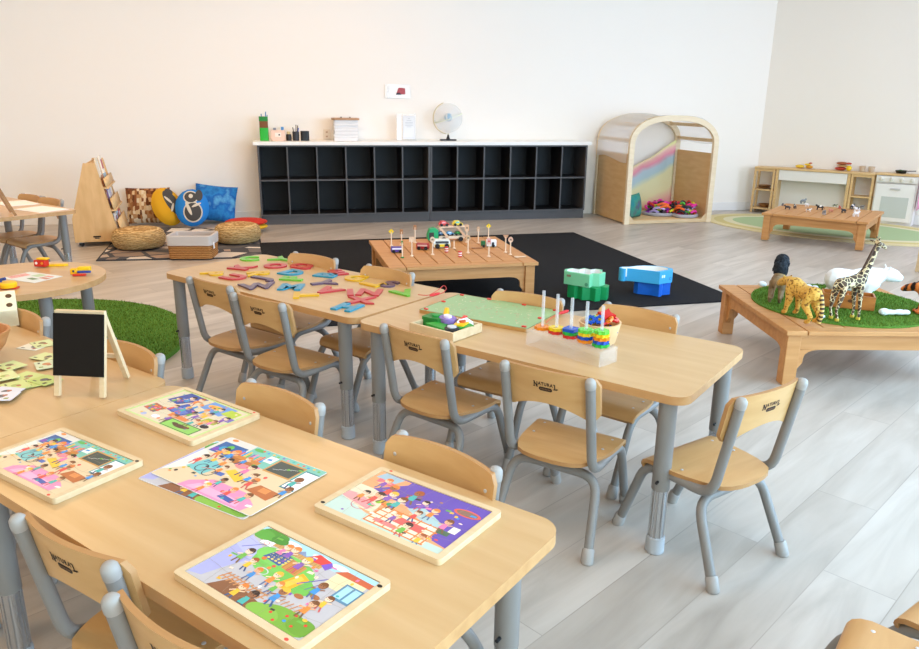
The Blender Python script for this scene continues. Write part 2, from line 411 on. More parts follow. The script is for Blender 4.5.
for dx, dy, h, cc in ((-.018, 0, .13, '#15151a'), (.004, .01, .155, '#2a2a30'), (.015, -.006, .15, '#15151a'), (.02, .01, .125, '#2b56c4'), (-.006, -.01, .12, '#c8c8cc')):
    mb = MB(); mb.tube([(dx*.6, dy*.6, .01), (dx*1.5, dy*1.5, h)], .0045, P(cc, .4), 6); mb.build('pen', t)
mb = MB(); mb.prism(rrect(.085, .07, .02), 0, .095, P('#0f0f11', .4));
tag(mb.build('tape_holder', loc=onc(.475, .18), rz=YB, bevel=.008), 'rounded black box beside the dark pen cup', 'box')
t = thing('wall_socket', 'white double wall socket just above the white worktop', 'socket', WB0+BU*.705-BN*.001+Vector((0, 0, .885)), YB)
mb = MB(); mb.box((0, -.005, 0), (.075, .01, .1), P('#e6ddd0', .5)); mb.build('plate', t, bevel=.003)
for dz in (-.022, .022):
    mb = MB(); mb.box((0, -.011, dz), (.02, .003, .016), P('#c0a793', .5)); mb.build('outlet', t)
t = thing('paper_stack', 'tall stack of white paper trays under a tan board on the worktop', 'paper', onc(.885, .17), YB)
mb = MB(); rnd = random.Random(3)
for i in range(14): mb.box((rnd.uniform(-.006, .006), rnd.uniform(-.005, .005), .0085+i*.0148), (.235, .24, .0145), P('#f0efee' if i % 2 else '#e4e3e2', .7))
mb.build('papers', t)
mb = MB(); mb.prism(rrect(.27, .27, .03), .208, .226, wood('#c59a72', '#b08158', rough=.5)); mb.build('board', t, bevel=.006)
for dx in (-.04, .05):
    mb = MB(); mb.lathe([(.009, .226), (.009, .235), (.004, .238)], P('#8a7464', .5), 10, Matrix.Translation((dx, 0, 0))); mb.build('knob', t)
t = thing('sign_holder', 'clear acrylic stand with a white printed notice on the worktop', 'sign', onc(1.52, .2), YB)
mb = MB(); mb.box((0, -.01, .004), (.2, .08, .006), ACRYL);
mb.box((0, .004, .14), (.21, .004, .27), ACRYL); mb.build('stand', t)
mb = MB(); mb.box((.03, -.0005, .135), (.13, .002, .235), P('#e9ecee', .6)); mb.build('notice', t)
mb = MB()
for z, w in ((.225, .02), (.205, .05), (.185, .08), (.17, .08), (.155, .08), (.14, .05)): mb.box((.03, -.002, z), (w, .0006, .004), P('#b9bfc6', .6))
for x in (-.026, .086): mb.box((x, -.002, .135), (.0025, .0006, .21), P('#c9ced4', .6))
for z in (.03, .24): mb.box((.03, -.002, z), (.112, .0006, .0025), P('#c9ced4', .6))
mb.build('printing', t)
mb = MB(); mb.box((-.075, -.002, .135), (.05, .012, .26), P('#f6f4f2', .6)); mb.build('booklet', t)
t = thing('wall_pocket', 'clear plastic pocket with a red and white card on the back wall', 'holder', WB0+BU*1.455+Vector((0, 0, 1.325))-BN*.004, YB)
mb = MB(); mb.box((0, -.004, 0), (.27, .006, .14), P('#f4f1ec', .3)); mb.box((-.1, -.02, 0), (.03, .02, .13), ACRYL); mb.build('pocket', t, bevel=.002)
mb = MB(); mb.prism([(-.035, -.03), (.06, -.03), (.06, .03), (.03, .035), (-.01, .035), (-.02, .01)], 0, .004, P('#b0484e', .5), M=Matrix.Translation((.02, -.008, 0)) @ Matrix.Rotation(R(90), 4, 'X'))
mb.prism([(-.04, -.034), (.02, -.034), (-.0, -.012), (-.03, -.015)], .0045, .006, P('#3d2630', .5), M=Matrix.Translation((.02, -.008, 0)) @ Matrix.Rotation(R(90), 4, 'X')); mb.build('card', t)
# globe
t = thing('globe', 'clear globe with a small blue inner globe on a black foot', 'globe', onc(1.97, .2), YB)
mb = MB(); mb.box((0, 0, .008), (.17, .07, .014), BLACK); mb.lathe([(.022, .014), (.014, .04), (.008, .062)], BLACK, 14); mb.build('base', t, bevel=.003)
mb = MB(); mb.ball((0, 0, .232), .15, P('#eef1f2', .12, 0, .5, alpha=.28), 32, 20); mb.build('sphere', t)
mb = MB(); mb.ball((0, 0, .24), .042, noisy([(.42, '#2f7fb8'), (.52, '#5aa7d0'), (.6, '#dfe9ee')], 22, .5), 20, 12); mb.build('inner_globe', t)
pts = [(.162*math.cos(a), 0, .232+.162*math.sin(a)) for a in [R(110+i*9) for i in range(18)]]
mb = MB(); mb.tube(pts, .005, P('#cdbf94', .4), 8); mb.tube([(0, 0, .06), (0, 0, .075)], .008, P('#cdbf94', .4), 8); mb.build('meridian_arc', t)
pts = [(.151*math.cos(a)*.97, -.151*math.sin(a)*.97, .232+.05*math.cos(a)) for a in [R(i*12) for i in range(30)]]
mb = MB(); mb.tube(pts, .0025, P('#d9e4b0', .5), 6, closed=True); mb.build('equator_ring', t)
# ================================================================== play house with a cloth roof
HYAW = R(14.5); HF = Vector((1.731, 7.925, 0)); HWD, HD = 1.03, .82       # front left foot, width, depth
hs = thing('play_house', 'arched wooden play house with a draped cloth roof beside the cubbies', 'play house', HF, HYAW)
POST = wood('#e9d8b8', '#e0ccaa', (4, 24, 24), .5)
def arch_frame(y):
    """a flat arch: two posts and a curved head, in the plane y"""
    w, r0 = .055, .82
    outer = []; inner = []
    for k in range(25):
        a = PI*k/24
        outer.append((HWD/2+HWD/2*math.copysign(abs(math.cos(a))**.8, math.cos(a)), r0+.30*math.sin(a)**.9 if math.sin(a) > 0 else r0))
        inner.append((HWD/2+(HWD/2-w)*math.copysign(abs(math.cos(a))**.8, math.cos(a)), r0+(.30-w)*math.sin(a)**.9 if math.sin(a) > 0 else r0))
    o = [(HWD, 0)]+outer+[(0, 0), (w, 0)]+list(reversed(inner))+[(HWD-w, 0)]
    mb = MB(); mb.prism(o, -.02, .02, POST, M=Matrix.Translation((0, y, 0)) @ Matrix.Rotation(R(90), 4, 'X')); return mb
arch_frame(.02).build('arch_frame', hs, bevel=.004); arch_frame(HD-.02).build('arch_frame', hs, bevel=.004)
SIDEP = wood('#dcb983', '#d2ab74', (3, 3, 14), .5)
for x in (.02, HWD-.02):
    mb = MB(); mb.box((x, HD/2, .37), (.015, HD-.08, .72), SIDEP); mb.build('side_panel', hs, bevel=.002)
mb = MB(); mb.box((HWD/2, HD/2, .025), (HWD-.07, HD-.08, .03), PINE); mb.build('floor_board', hs, bevel=.003)
mb = MB(); mb.box((HWD/2, .02, .02), (HWD-.11, .03, .035), PALE); mb.build('threshold', hs, bevel=.003)
for s_, x in ((1, .056), (-1, HWD-.056)):
    mb = MB(); mb.prism([(0, 0), (s_*.06, 0), (0, .06)], -.008, .008, PALE, M=Matrix.Translation((x, .02, .038)) @ Matrix.Rotation(R(90), 4, 'X')); mb.build('corner_block', hs)
def ap(k, inset=0):
    a = PI*k/24; return (HWD/2+(HWD/2-inset)*math.copysign(abs(math.cos(a))**.8, math.cos(a)), .82+(.30-inset)*max(math.sin(a), 0)**.9)
for k in (1, 6, 18, 23):
    x, z = ap(k, .03); mb = MB(); mb.box((x, HD/2, z), (.025, HD-.08, .035), PALE); mb.build('roof_rail', hs, bevel=.003)
def sheer(h, clear, node=None):
    m, t, b = newmat('sheer_cloth'); t.nodes.remove(b); out = t.nodes['Material Output']
    d = N(t, 'ShaderNodeBsdfDiffuse'); l = N(t, 'ShaderNodeBsdfTranslucent'); c = N(t, 'ShaderNodeBsdfTransparent'); m1 = N(t, 'ShaderNodeMixShader'); m2 = N(t, 'ShaderNodeMixShader')
    d.inputs['Color'].default_value = S(h); l.inputs['Color'].default_value = S(h); m1.inputs[0].default_value = .5; m2.inputs[0].default_value = clear
    t.links.new(d.outputs[0], m1.inputs[1]); t.links.new(l.outputs[0], m1.inputs[2]); t.links.new(m1.outputs[0], m2.inputs[1]); t.links.new(c.outputs[0], m2.inputs[2]); t.links.new(m2.outputs[0], out.inputs['Surface'])
    return m
CLOTH = sheer('#ffffff', .33)
def roof(u, v):
    y = .035+v*(HD-.07); k = -3+u*27.6
    if k < 0: x, z = ap(24); kk = -k
    x, z = ap(min(max(k, 0), 24))
    wob = .006*math.sin(v*9+u*20)
    return (x+wob, y, z+.006+wob-(.02*math.sin(PI*v) if 1 < k < 23 else 0))
mb = MB(); mb.grid(lambda u, v: (lambda p: p)(roof(u, v)), 40, 10, CLOTH)
def hang(u, v):
    y = .045+u*(HD-.09); return (-.006-.004*math.sin(u*14)*v, y, .83-v*(.17+.025*math.sin(u*5+1)))
mb.grid(hang, 14, 6, CLOTH)
r_ = mb.build('roof_cloth', hs, smooth=80)
# rainbow silk across the back
def silk_mat():
    m, t, b = newmat('rainbow_silk')
    co = N(t, 'ShaderNodeTexCoord'); sx = N(t, 'ShaderNodeSeparateXYZ'); t.links.new(co.outputs['Object'], sx.inputs[0])
    a = N(t, 'ShaderNodeMath', operation='MULTIPLY_ADD'); a.inputs[1].default_value = -.5; t.links.new(sx.outputs['X'], a.inputs[0]); t.links.new(sx.outputs['Z'], a.inputs[2])
    nz = N(t, 'ShaderNodeTexNoise'); nz.inputs['Scale'].default_value = 5; t.links.new(co.outputs['Object'], nz.inputs['Vector'])
    b2 = N(t, 'ShaderNodeMath', operation='MULTIPLY_ADD'); b2.inputs[1].default_value = .08; t.links.new(nz.outputs['Fac'], b2.inputs[0]); t.links.new(a.outputs[0], b2.inputs[2])
    r = ramp(t, [(0, '#e67f8c'), (.2, '#ecaaa4'), (.36, '#ece2b2'), (.58, '#e9e6b8'), (.66, '#b7d2d8'), (.74, '#b9cfdc'), (.81, '#ec98ae'), (.87, '#f0bcb2'), (.93, '#ecebaa')])
    mr = N(t, 'ShaderNodeMapRange'); mr.inputs[1].default_value = -.41; mr.inputs[2].default_value = .43
    t.links.new(b2.outputs[0], mr.inputs[0]); t.links.new(mr.outputs[0], r.inputs['Fac']); t.links.new(r.outputs['Color'], b.inputs['Base Color'])
    b.inputs['Roughness'].default_value = .6; return m
def silk(u, v):
    x = .065+u*(HWD-.13); top = .40+.44*u**1.35; z = .045+v*(top-.045)
    return (x, HD-.06-.012*math.sin(u*16+v*3)*(.4+v), z)
mb = MB(); mb.grid(silk, 36, 14, silk_mat()); s_ = mb.build('rainbow_silk', None, loc=HF, rz=HYAW, smooth=80)
sd = s_.modifiers.new('solid', 'SOLIDIFY'); sd.thickness = .001
tag(s_, 'pastel rainbow striped silk hung across the back of the play house', 'cloth')
def pillow(w, h, th, mat, nu=18, pinch=.06):
    mb = MB()
    for sg in (1, -1):
        def fn(u, v):
            a, b = u*2-1, v*2-1; e = (1-abs(a)**2.6)**.55*(1-abs(b)**2.6)**.55 if abs(a) < 1 and abs(b) < 1 else 0
            k = 1-pinch*(1-a*a)*(abs(b)**3); k2 = 1-pinch*(1-b*b)*(abs(a)**3)
            return (a*w/2*k2, sg*th/2*e, b*h/2*k)
        mb.grid(fn, nu, nu, mat)
    return mb
def lean(mb, name, p, yaw, tilt, label, cat, roll=0, group=None):
    o = mb.build(name, None, loc=p, smooth=60); o.rotation_euler = (Matrix.Rotation(yaw, 4, 'Z') @ Matrix.Rotation(tilt, 4, 'X') @ Matrix.Rotation(roll, 4, 'Y')).to_euler()
    return tag(o, label, cat, group)
def onh(x, y, z=.04): a, b = xy(HYAW); return HF+a*x+b*y+Vector((0, 0, z))
lean(pillow(.34, .26, .12, noisy([(.35, '#2c7f86'), (.5, '#3f8f7a'), (.62, '#5a5f66'), (.72, '#2f64b4')], 7, .8)), 'cushion', onh(.2, .22, .165), HYAW+R(38), R(-8), 'teal and grey cushion just inside the left post of the play house', 'cushion')
# a pair of tangled multicoloured bead garlands
BEADC = ['#e0379a', '#2a2a30', '#8a2fa8', '#d9382f', '#e8e038', '#4fae3a', '#3a3a44', '#f06a2a', '#b8a0d0', '#d61f6e']
for gi, (gx, gy, rr, lab) in enumerate(((.62, .36, .19, 'multicoloured coiled garland at the back in the play house'), (.82, .20, .165, 'multicoloured coiled garland with grey rim at front in the play house'))):
    t = thing('coiled_garland', lab, 'garland', onh(gx, gy), YB+gi, 'coiled garlands')
    pts = [(rr*(1+.06*math.sin(5*a))*math.cos(a), rr*.8*math.sin(a), .02) for a in [R(i*10) for i in range(36)]]
    mb = MB(); mb.tube(pts, .02, P('#a9a6ac', .6), 8, closed=True); mb.build('rim', t)
    rnd = random.Random(gi+4)
    for j in range(12):
        hc = BEADC[j % 10]
        for q in range(6):
            mb = MB()
            a = rnd.uniform(0, 2*PI); b0 = a+rnd.uniform(.5, 1.1); r1 = rr*rnd.uniform(.35, .95); z = rnd.uniform(.04, .17)-.05*(r1/rr)
            mb.tube([(r1*math.cos(a+(b0-a)*k/5), r1*.85*math.sin(a+(b0-a)*k/5), z+.02*math.sin(PI*k/5)) for k in range(6)], .013, P(hc, .6), 7)
            mb.build('coil', t)
# ================================================================== play kitchen along the right wall
K0 = Vector((3.525, 9.014, 0))-RU*.065; KD = .185; KH = .535
def onk(x, y, z=0): return K0+RU*x+RN*y+Vector((0, 0, z))
def shelf_unit(x0, x1, label, z_shelves, d=KD):
    t = thing('open_shelf_unit', label, 'shelf', onk(x0, 0), YR, 'open shelf units of the play kitchen'); w = x1-x0
    for x in (.012, w-.012):
        for y in (.012, d-.012):
            mb = MB(); mb.box((x, y, (KH-.02)/2), (.024, .024, KH-.02), PINE); mb.build('post', t, bevel=.002)
    for z in z_shelves:
        mb = MB(); mb.box((w/2, d/2, z), (w-.002, d-.002, .016), PINE); mb.build('shelf', t, bevel=.002)
    for z in (.50,):
        for y in (.006, d-.006):
            mb = MB(); mb.box((w/2, y, z), (w-.05, .012, .025), PINE); mb.build('rail', t)
    return t
su = shelf_unit(0, .235, 'narrow open pine shelf unit at the corner end of the play kitchen', (.05, .27))
shelf_unit(1.045, 1.275, 'narrow open pine shelf unit between white desk front and toy stove', (.05, .27))
t = thing('play_desk', 'white fronted desk section of the play kitchen with open knee space', 'desk', onk(.245, 0), YR); w = .795
mb = MB(); mb.box((w/2, .012, .455), (w-.07, .02, .115), WHITE); mb.build('apron', t, bevel=.002)
mb = MB(); mb.box((w/2, KD-.01, .24), (w-.04, .012, .46), P('#e8e7e2', .5)); mb.build('back_panel', t, bevel=.002)
for x in (.016, w-.016):
    mb = MB(); mb.box((x, KD/2, .2575), (.03, KD-.004, .515), PINE); mb.build('side_panel', t, bevel=.002)
mb = MB(); mb.box((.64, KD/2, .2575), (1.28, KD+.02, .02), PINE, M=Matrix.Translation((0, 0, .2675)))
tag(mb.build('worktop', loc=onk(0, 0), rz=YR, bevel=.003), 'long thin pine worktop over desk and shelves of the play kitchen', 'worktop')
t = thing('toy_stove', 'white toy stove with four knobs and an oven window', 'stove', onk(1.29, 0), YR); w = .405
mb = MB(); mb.box((w/2, KD/2+.008, .262), (w, KD-.016, .524), WHITE); mb.build('body', t, bevel=.003)
mb = MB(); mb.box((w/2, KD/2, .533), (w+.015, KD+.02, .018), PINE); mb.build('top', t, bevel=.003)
mb = MB(); mb.box((w/2, -.002, .485), (w-.01, .016, .065), WHITE); mb.build('control_panel', t, bevel=.002)
for i in range(4):
    mb = MB(); mb.lathe([(.021, 0), (.02, .016), (.012, .02)], P('#e2ded2', .4), 16, Matrix.Translation((.055+i*.097, -.01, .485)) @ Matrix.Rotation(R(90), 4, 'X')); kn = mb.build('knob', t)
    mb = MB(); mb.box((.055+i*.097, -.034, .485), (.006, .012, .036), P('#d6cfbc', .4)); mb.build('pointer', kn)
dr = MB(); dr.box((w/2, -.004, .235), (w-.03, .016, .4), P('#efedea', .45)); dr = dr.build('oven_door', t, bevel=.004)
mb = MB(); mb.box((w/2+.01, -.0135, .19), (.26, .004, .22), P('#c9cfcb', .15)); mb.build('window', dr)
mb = MB(); mb.bar((w/2-.05, -.022, .385), (w/2+.05, -.022, .385), .012, .014, STEEL); mb.build('handle', dr, bevel=.003)
for i, (x, h1, n_, lab) in enumerate(((.08, '#b5885c', 2, 'stack of wooden toy plates on middle shelf of the corner shelf unit'), (.11, '#8f6238', 1, 'brown wooden bowl on the bottom shelf of the corner shelf unit'))):
    t = thing('toy_plates' if i == 0 else 'wooden_bowl', lab, 'plate' if i == 0 else 'bowl', onk(x+.02, .12, .279 if i == 0 else .059), 0)
    for q in range(n_):
        mb = MB(); z = q*.02; rb = .075
        mb.lathe([(.04, z), (rb, z+.018+.02*i), (rb-.006, z+.02+.02*i), (.035, z+.006)], wood(h1, '#9a6c3e'), 20); mb.build('dish', t)
# toy food and cups on the kitchen top
KT = KH+.003
def food(p, items, label, name, cat):
    t = thing(name, label, cat, p, YR)
    for nm, c, r, h in items:
        mb = MB(); mb.ball(c, r, P(h, .45), 12, 8); mb.build(nm, t)
food(onk(.52, .12, KT), [('bun', (-.05, 0, .02), (.05, .035, .02), '#e9c13a'), ('bun', (.05, .01, .018), (.04, .035, .018), '#d89a2c'), ('slice', (.03, 0, .045), (.035, .03, .012), '#f0cf30'), ('slice', (.06, 0, .062), (.02, .02, .008), '#c9502f')], 'yellow toy food pieces on the kitchen worktop, nearer the corner', 'toy_food', 'toy food')
food(onk(.93, .12, KT), [('bun', (-.03, 0, .02), (.06, .04, .02), '#b9402c'), ('slice', (0, 0, .05), (.07, .04, .012), '#caa36a'), ('bun', (-.02, 0, .078), (.06, .04, .018), '#a3562f'), ('cheese', (.06, -.02, .03), (.03, .028, .03), '#f0cb22'), ('slice', (.05, 0, .08), (.03, .03, .012), '#b8422e')], 'red and brown toy burger pieces beside yellow block on kitchen worktop', 'toy_food', 'toy food')
for i, x in enumerate((1.12, 1.21)):
    t = thing('toy_cup', ('clear beige toy cup on the kitchen worktop, farther from the stove', 'clear beige toy cup on the kitchen worktop, nearer the stove')[i], 'cup', onk(x, .14, KT), 0, 'toy cups')
    mb = MB(); mb.lathe([(.026, 0), (.033, .06), (.03, .06), (.023, .005)], P('#ecd9c0', .3, trans=.4), 16); mb.build('cup', t)
t = thing('toy_pan', 'small black toy pan on top of the toy stove', 'pan', onk(1.5, .13, .545), YR)
mb = MB(); mb.lathe([(.045, 0), (.06, .03), (.055, .03), (.04, .006)], P('#1b201c', .4), 20); mb.build('body', t)
mb = MB(); mb.bar((.06, 0, .024), (.14, 0, .03), .016, .008, BLACK); mb.build('handle', t)
mb = MB(); mb.ball((-.01, 0, .02), (.03, .03, .018), P('#3f5f33', .6), 10, 6); mb.build('food', t)
t = thing('toy_cloth', 'pink cloth hanging at the right end of the toy stove', 'cloth', onk(1.72, .06, .3), YR)
mb = MB(); mb.grid(lambda u, v: (.008*math.sin(u*9), -.08+.16*u, .2-.32*v), 10, 8, P('#e6a0bd', .8)); o_ = mb.build('cloth', t); o_.modifiers.new('s', 'SOLIDIFY').thickness = .004
# ================================================================== low slatted wooden tables
def low_table(label, ctr, yaw, side=.90, h=.265, mat=CEDAR, z0=0):
    t = thing('low_slatted_table', label, 'table', (ctr.x, ctr.y, 0), yaw, 'low slatted wooden tables')
    n = 9; ww = side/n
    for i in range(n):
        mb = MB(); x = -side/2+ww*(i+.5); mb.box((x, 0, h-.011), (ww-.006, side-.14 if 0 < i < n-1 else side, .022), mat)
        mb.build('slat', t, bevel=.003)
    for s_ in (-1, 1):
        mb = MB(); mb.box((0, s_*(side/2-.034), h-.011), (side-2*ww-.004, .066, .022), mat); mb.build('end_board', t, bevel=.003)
        mb = MB(); mb.box((0, s_*(side/2-.045), h-.06), (side-.15, .022, .075), mat); mb.build('apron', t, bevel=.002)
        mb = MB(); mb.box((s_*(side/2-.045), 0, h-.06), (.022, side-.15, .075), mat); mb.build('apron', t, bevel=.002)
    for sx in (-1, 1):
        for sy in (-1, 1):
            mb = MB(); mb.box((sx*(side/2-.05), sy*(side/2-.05), (h-.023+z0)/2), (.062, .062, h-.024-z0), mat); lg = mb.build('leg', t, bevel=.003)
            o = [(0, 0), (.1, 0)]+[(.1-.1*math.sin(a)*.85-.012*math.sin(3*a), -.085*(1-math.cos(a))) for a in [R(15*k) for k in range(1, 6)]]+[(0, -.1)]
            for rot_, dx, dy in ((0 if sx < 0 else 180, sx*(side/2-.082), sy*(side/2-.045)), (90 if sy < 0 else 270, sx*(side/2-.045), sy*(side/2-.082))):
                mb = MB(); M = Matrix.Translation((dx, dy, h-.098)) @ Matrix.Rotation(R(rot_), 4, 'Z') @ Matrix.Rotation(R(90), 4, 'X')
                mb.prism(o, -.009, .009, mat, M=M); mb.build('bracket', lg)
    return t
TZ = .265
carC = (at(367.8, 241.1, TZ)+at(496.3, 237.2, TZ)+at(537.4, 264, TZ)+at(391.1, 268.6, TZ))/4; carY = R(14.2)
low_table('low slatted cedar table with toy cars and road signs on the black rug', carC+Vector((.0, .035, 0)), carY, .955, z0=.0095)
p0 = at(786.8, 331.3, TZ); aY = R(.9); au, an = xy(aY)
aniC = p0+au*.445+an*.445
low_table('low slatted cedar table with a round grass mat and big toy animals', aniC, aY, .89)
t3 = [at(761.4, 212.3, TZ), at(868.6, 222.5, TZ), at(884.5, 211.4, TZ), at(786.7, 203.6, TZ)]
farC = (t3[0]+t3[1]+t3[2]+t3[3])/4; farY = R(-36)
low_table('low slatted cedar table with many tiny animals on the pastel rug', farC, farY, .905, z0=.0105)
# ================================================================== reading corner
bsP = at(92, 246); bsY = R(19); bx, by_ = xy(bsY)
t = thing('book_display', 'wooden A-shaped book display on castors left of the cushions', 'bookcase', at(76, 247.2), bsY)
BW = .355; LB = .62
endo = [(0, .04), (BW, .04), (BW, .075), (.225, .70), (.135, .70), (.0, .24)]
for y in (0, LB):
    mb = MB(); mb.prism(endo, -.009, .009, wood('#dfb882', '#d3a971', (14, 14, 3), .45), M=Matrix.Translation((0, y, 0)) @ Matrix.Rotation(R(90), 4, 'X')); mb.build('end_panel', t, bevel=.002)
def sl(z): return BW-(BW-.225)*(z-.075)/.625
for z0, z1 in ((.06, .22), (.30, .40), (.49, .57)):
    mb = MB(); mb.grid(lambda u, v: (sl(z0)+.03+(sl(z1)-sl(z0))*v, .012+(LB-.024)*u, z0+(z1-z0)*v), 1, 1, PINE)
    f_ = mb.build('pocket_front', t); f_.modifiers.new('s', 'SOLIDIFY').thickness = .01
    mb = MB(); mb.box((sl(z0)+.0, LB/2, z0), (.08, LB-.022, .012), PINE); mb.build('tier', t)
mb = MB(); mb.grid(lambda u, v: (sl(.06+.64*v)-.035, .012+(LB-.024)*u, .06+.64*v), 1, 1, PINE); f_ = mb.build('back_board', t); f_.modifiers.new('s', 'SOLIDIFY').thickness = .01
mb = MB(); mb.box((BW/2, LB/2, .05), (BW-.01, LB-.02, .016), PINE); mb.build('base_board', t)
mb = MB(); mb.grid(lambda u, v: (.006+.15*max(0, (v-.3)/.7), .012+(LB-.024)*u, .05+.64*v), 1, 8, PINE); f_ = mb.build('back_board', t); f_.modifiers.new('s', 'SOLIDIFY').thickness = .01
for x in (.045, BW-.045):
    for y in (.03, LB-.03):
        mb = MB(); mb.lathe([(.02, -.008), (.02, .008)], BLACK, 16, Matrix.Translation((x, y, .0205)) @ Matrix.Rotation(R(90), 4, 'X')); mb.box((x, y, .036), (.03, .03, .008), STEEL); mb.build('caster', t)
mb = MB(); mb.box((.175, -.0105, .085), (.06, .002, .012), INK); mb.box((.175, -.0105, .072), (.034, .002, .008), INK); mb.build('emblem', t)
BKC = ['#c9d4de', '#efe9dc', '#a9744f', '#dfe7ee', '#8c6f98', '#d8cfe0', '#e6dcc4', '#9fc0d4', '#c04a56', '#f1ece0']
bi = 0
BLAB = ['cream picture book on the top tier of the book display, near end', 'white picture book on the top tier of the book display, far end', 'brown book on the upper middle tier, near end of the display', 'pale blue book beside brown book on the upper middle tier', 'lilac book on the lower middle tier of the display, near end', 'pale lilac book on the lower middle tier, far end of display', 'cream book in the lowest pocket of the display, near end', 'light blue book in the lowest pocket, middle of the display', 'red book in the lowest pocket of the book display, far end']
for z0, hh, ys, cs in ((.575, .16, (.13, .40), (6, 9)), (.44, .15, (.16, .36), (2, 7)), (.33, .16, (.2, .42), (4, 5)), (.12, .15, (.14, .3, .45), (1, 7, 8))):
    for y, ci in zip(ys, cs):
        bk = MB(); bk.box((0, 0, hh/2), (.012, .13, hh), P(BKC[ci], .5)); bk.box((.0066, 0, hh*.55), (.001, .09, hh*.5), P(BKC[(ci*3+1) % 10], .5)); bk.box((.0066, 0, hh*.2), (.001, .06, .012), P('#f6f3ec', .5))
        M = Matrix.Translation(at(76, 247.2)) @ Matrix.Rotation(bsY, 4, 'Z') @ Matrix.Translation((sl(z0)-.006, y, z0)) @ Matrix.Rotation(R(-9), 4, 'Y')
        o = bk.build('picture_book'); o.matrix_world = M; tag(o, BLAB[bi], 'book', 'books in the book display'); bi += 1
WEAVE = bands([(.1, '#a8834e'), (.5, '#cda86e'), (1, '#e0c18b')], 9, .9, 'Z', 6, bump=1.0, sc=(1, 1, 3))
def pouf(c, r, h, label):
    mb = MB(); prof = [(r*.55, 0)]+[(r*(.86+.14*math.sin(PI*k/8)**.7)+(.004 if k % 2 else 0), h*(.06+.86*k/8)) for k in range(9)]+[(r*.7, h*.985), (r*.35, h), (.01, h)]
    mb.lathe(prof, WEAVE, 40); o = mb.build('woven_pouf', loc=(c.x, c.y, .011), smooth=50); return tag(o, label, 'pouf', 'woven seagrass poufs')
pouf(at(140, 248.5), .212, .165, 'round woven seagrass pouf left of the lined basket')
pouf(at(238.5, 243), .2, .165, 'round woven seagrass pouf right of the lined basket')
bY = R(4); bp0 = at(169, 260.5); bux, buy = xy(bY)
t = thing('lined_basket', 'rectangular wicker basket with pale fabric liner between two poufs', 'basket', bp0+bux*.165+buy*.12+Vector((0, 0, .011)), bY)
WK = bands([(.25, '#9a6533'), (.7, '#c48c52')], 22, .85, 'Z', 2, bump=1)
mb = MB(); w2, d2, hh = .33, .24, .175
def ring(zs, mat, grow=0, thick=.012):
    o1 = rrect(w2+grow, d2+grow, .03); i1 = rrect(w2+grow-2*thick, d2+grow-2*thick, .022); n_ = len(o1); b_ = MB()
    vs = [(x*(1+.04*z/.2), y*(1+.04*z/.2), z) for z in zs for x, y in o1]+[(x*(1+.04*z/.2), y*(1+.04*z/.2), z) for z in zs for x, y in i1]
    fs = []
    for i in range(n_):
        j = (i+1) % n_; fs += [(i, j, n_+j, n_+i), (2*n_+j, 2*n_+i, 3*n_+i, 3*n_+j), (n_+i, n_+j, 3*n_+j, 3*n_+i), (j, i, 2*n_+i, 2*n_+j)]
    b_.add(vs, fs, mat); return b_
k_ = ring((0, hh), WK); k_.prism(rrect(w2-.03, d2-.03, .02), .002, .01, WK); k_.build('basket_body', t)
ring((.105, hh+.01), P('#c6bdb5', .9, bump=.3, bscale=60), .012, .02).build('fabric_liner', t, bevel=.005)
mb = MB(); mb.box((w2/2+.012, -.06, .1), (.004, .028, .05), P('#f3f1ee', .6)); mb.build('tag', t)
# cushions against the wall
def wallp(px, off, z): # a point off the back wall, under image column px
    best = min(range(600), key=lambda i: abs(projx(WB0+BU*(-4+i*.01)+Vector((0, 0, z)))-px)); return WB0+BU*(-4+best*.01)-BN*off+Vector((0, 0, z))
def projx(p):
    d = p-EYE; return W/2+FPX*d.dot(RT)/d.dot(FW)
lean(pillow(.42, .36, .15, vor(['#8a5230', '#b98a5c', '#e3cfae', '#6e4024', '#d8b98c', '#a06a3e'], 46, .9, rand=.3, metric='MANHATTAN', sc=(1, .02, .55), rot=(0, R(0), 0)), pinch=.05), 'cushion', wallp(151, .17, .195), YB, R(-16), 'brown and cream woven zigzag cushion leaning on wall, leftmost cushion', 'cushion')
BLUEP = noisy([(.3, '#1a4f9a'), (.45, '#2f86c9'), (.55, '#1f63b4'), (.68, '#67b4dd')], 7, .75, detail=8)
lean(pillow(.42, .37, .16, BLUEP, pinch=.05), 'cushion', wallp(217, .16, .205), YB-R(6), R(-16), 'square blue tie-dyed cushion leaning on the wall near the cubbies', 'cushion', R(6))
def shaped(outline, th, mat, nr=7):
    mb = MB(); n = len(outline)
    for sg in (1, -1):
        vs = [(0, sg*th/2, 0)]; fs = []
        for r in range(1, nr+1):
            k = r/nr; e = (1-k**2.4)**.6 if k < 1 else 0
            vs += [(x*k, sg*th/2*e, z*k) for x, z in outline]
        for i in range(n):
            j = (i+1) % n; fs.append((0, 1+i, 1+j))
            for r in range(nr-1): fs.append((1+r*n+i, 1+(r+1)*n+i, 1+(r+1)*n+j, 1+r*n+j))
        mb.add(vs, fs, mat)
    return mb
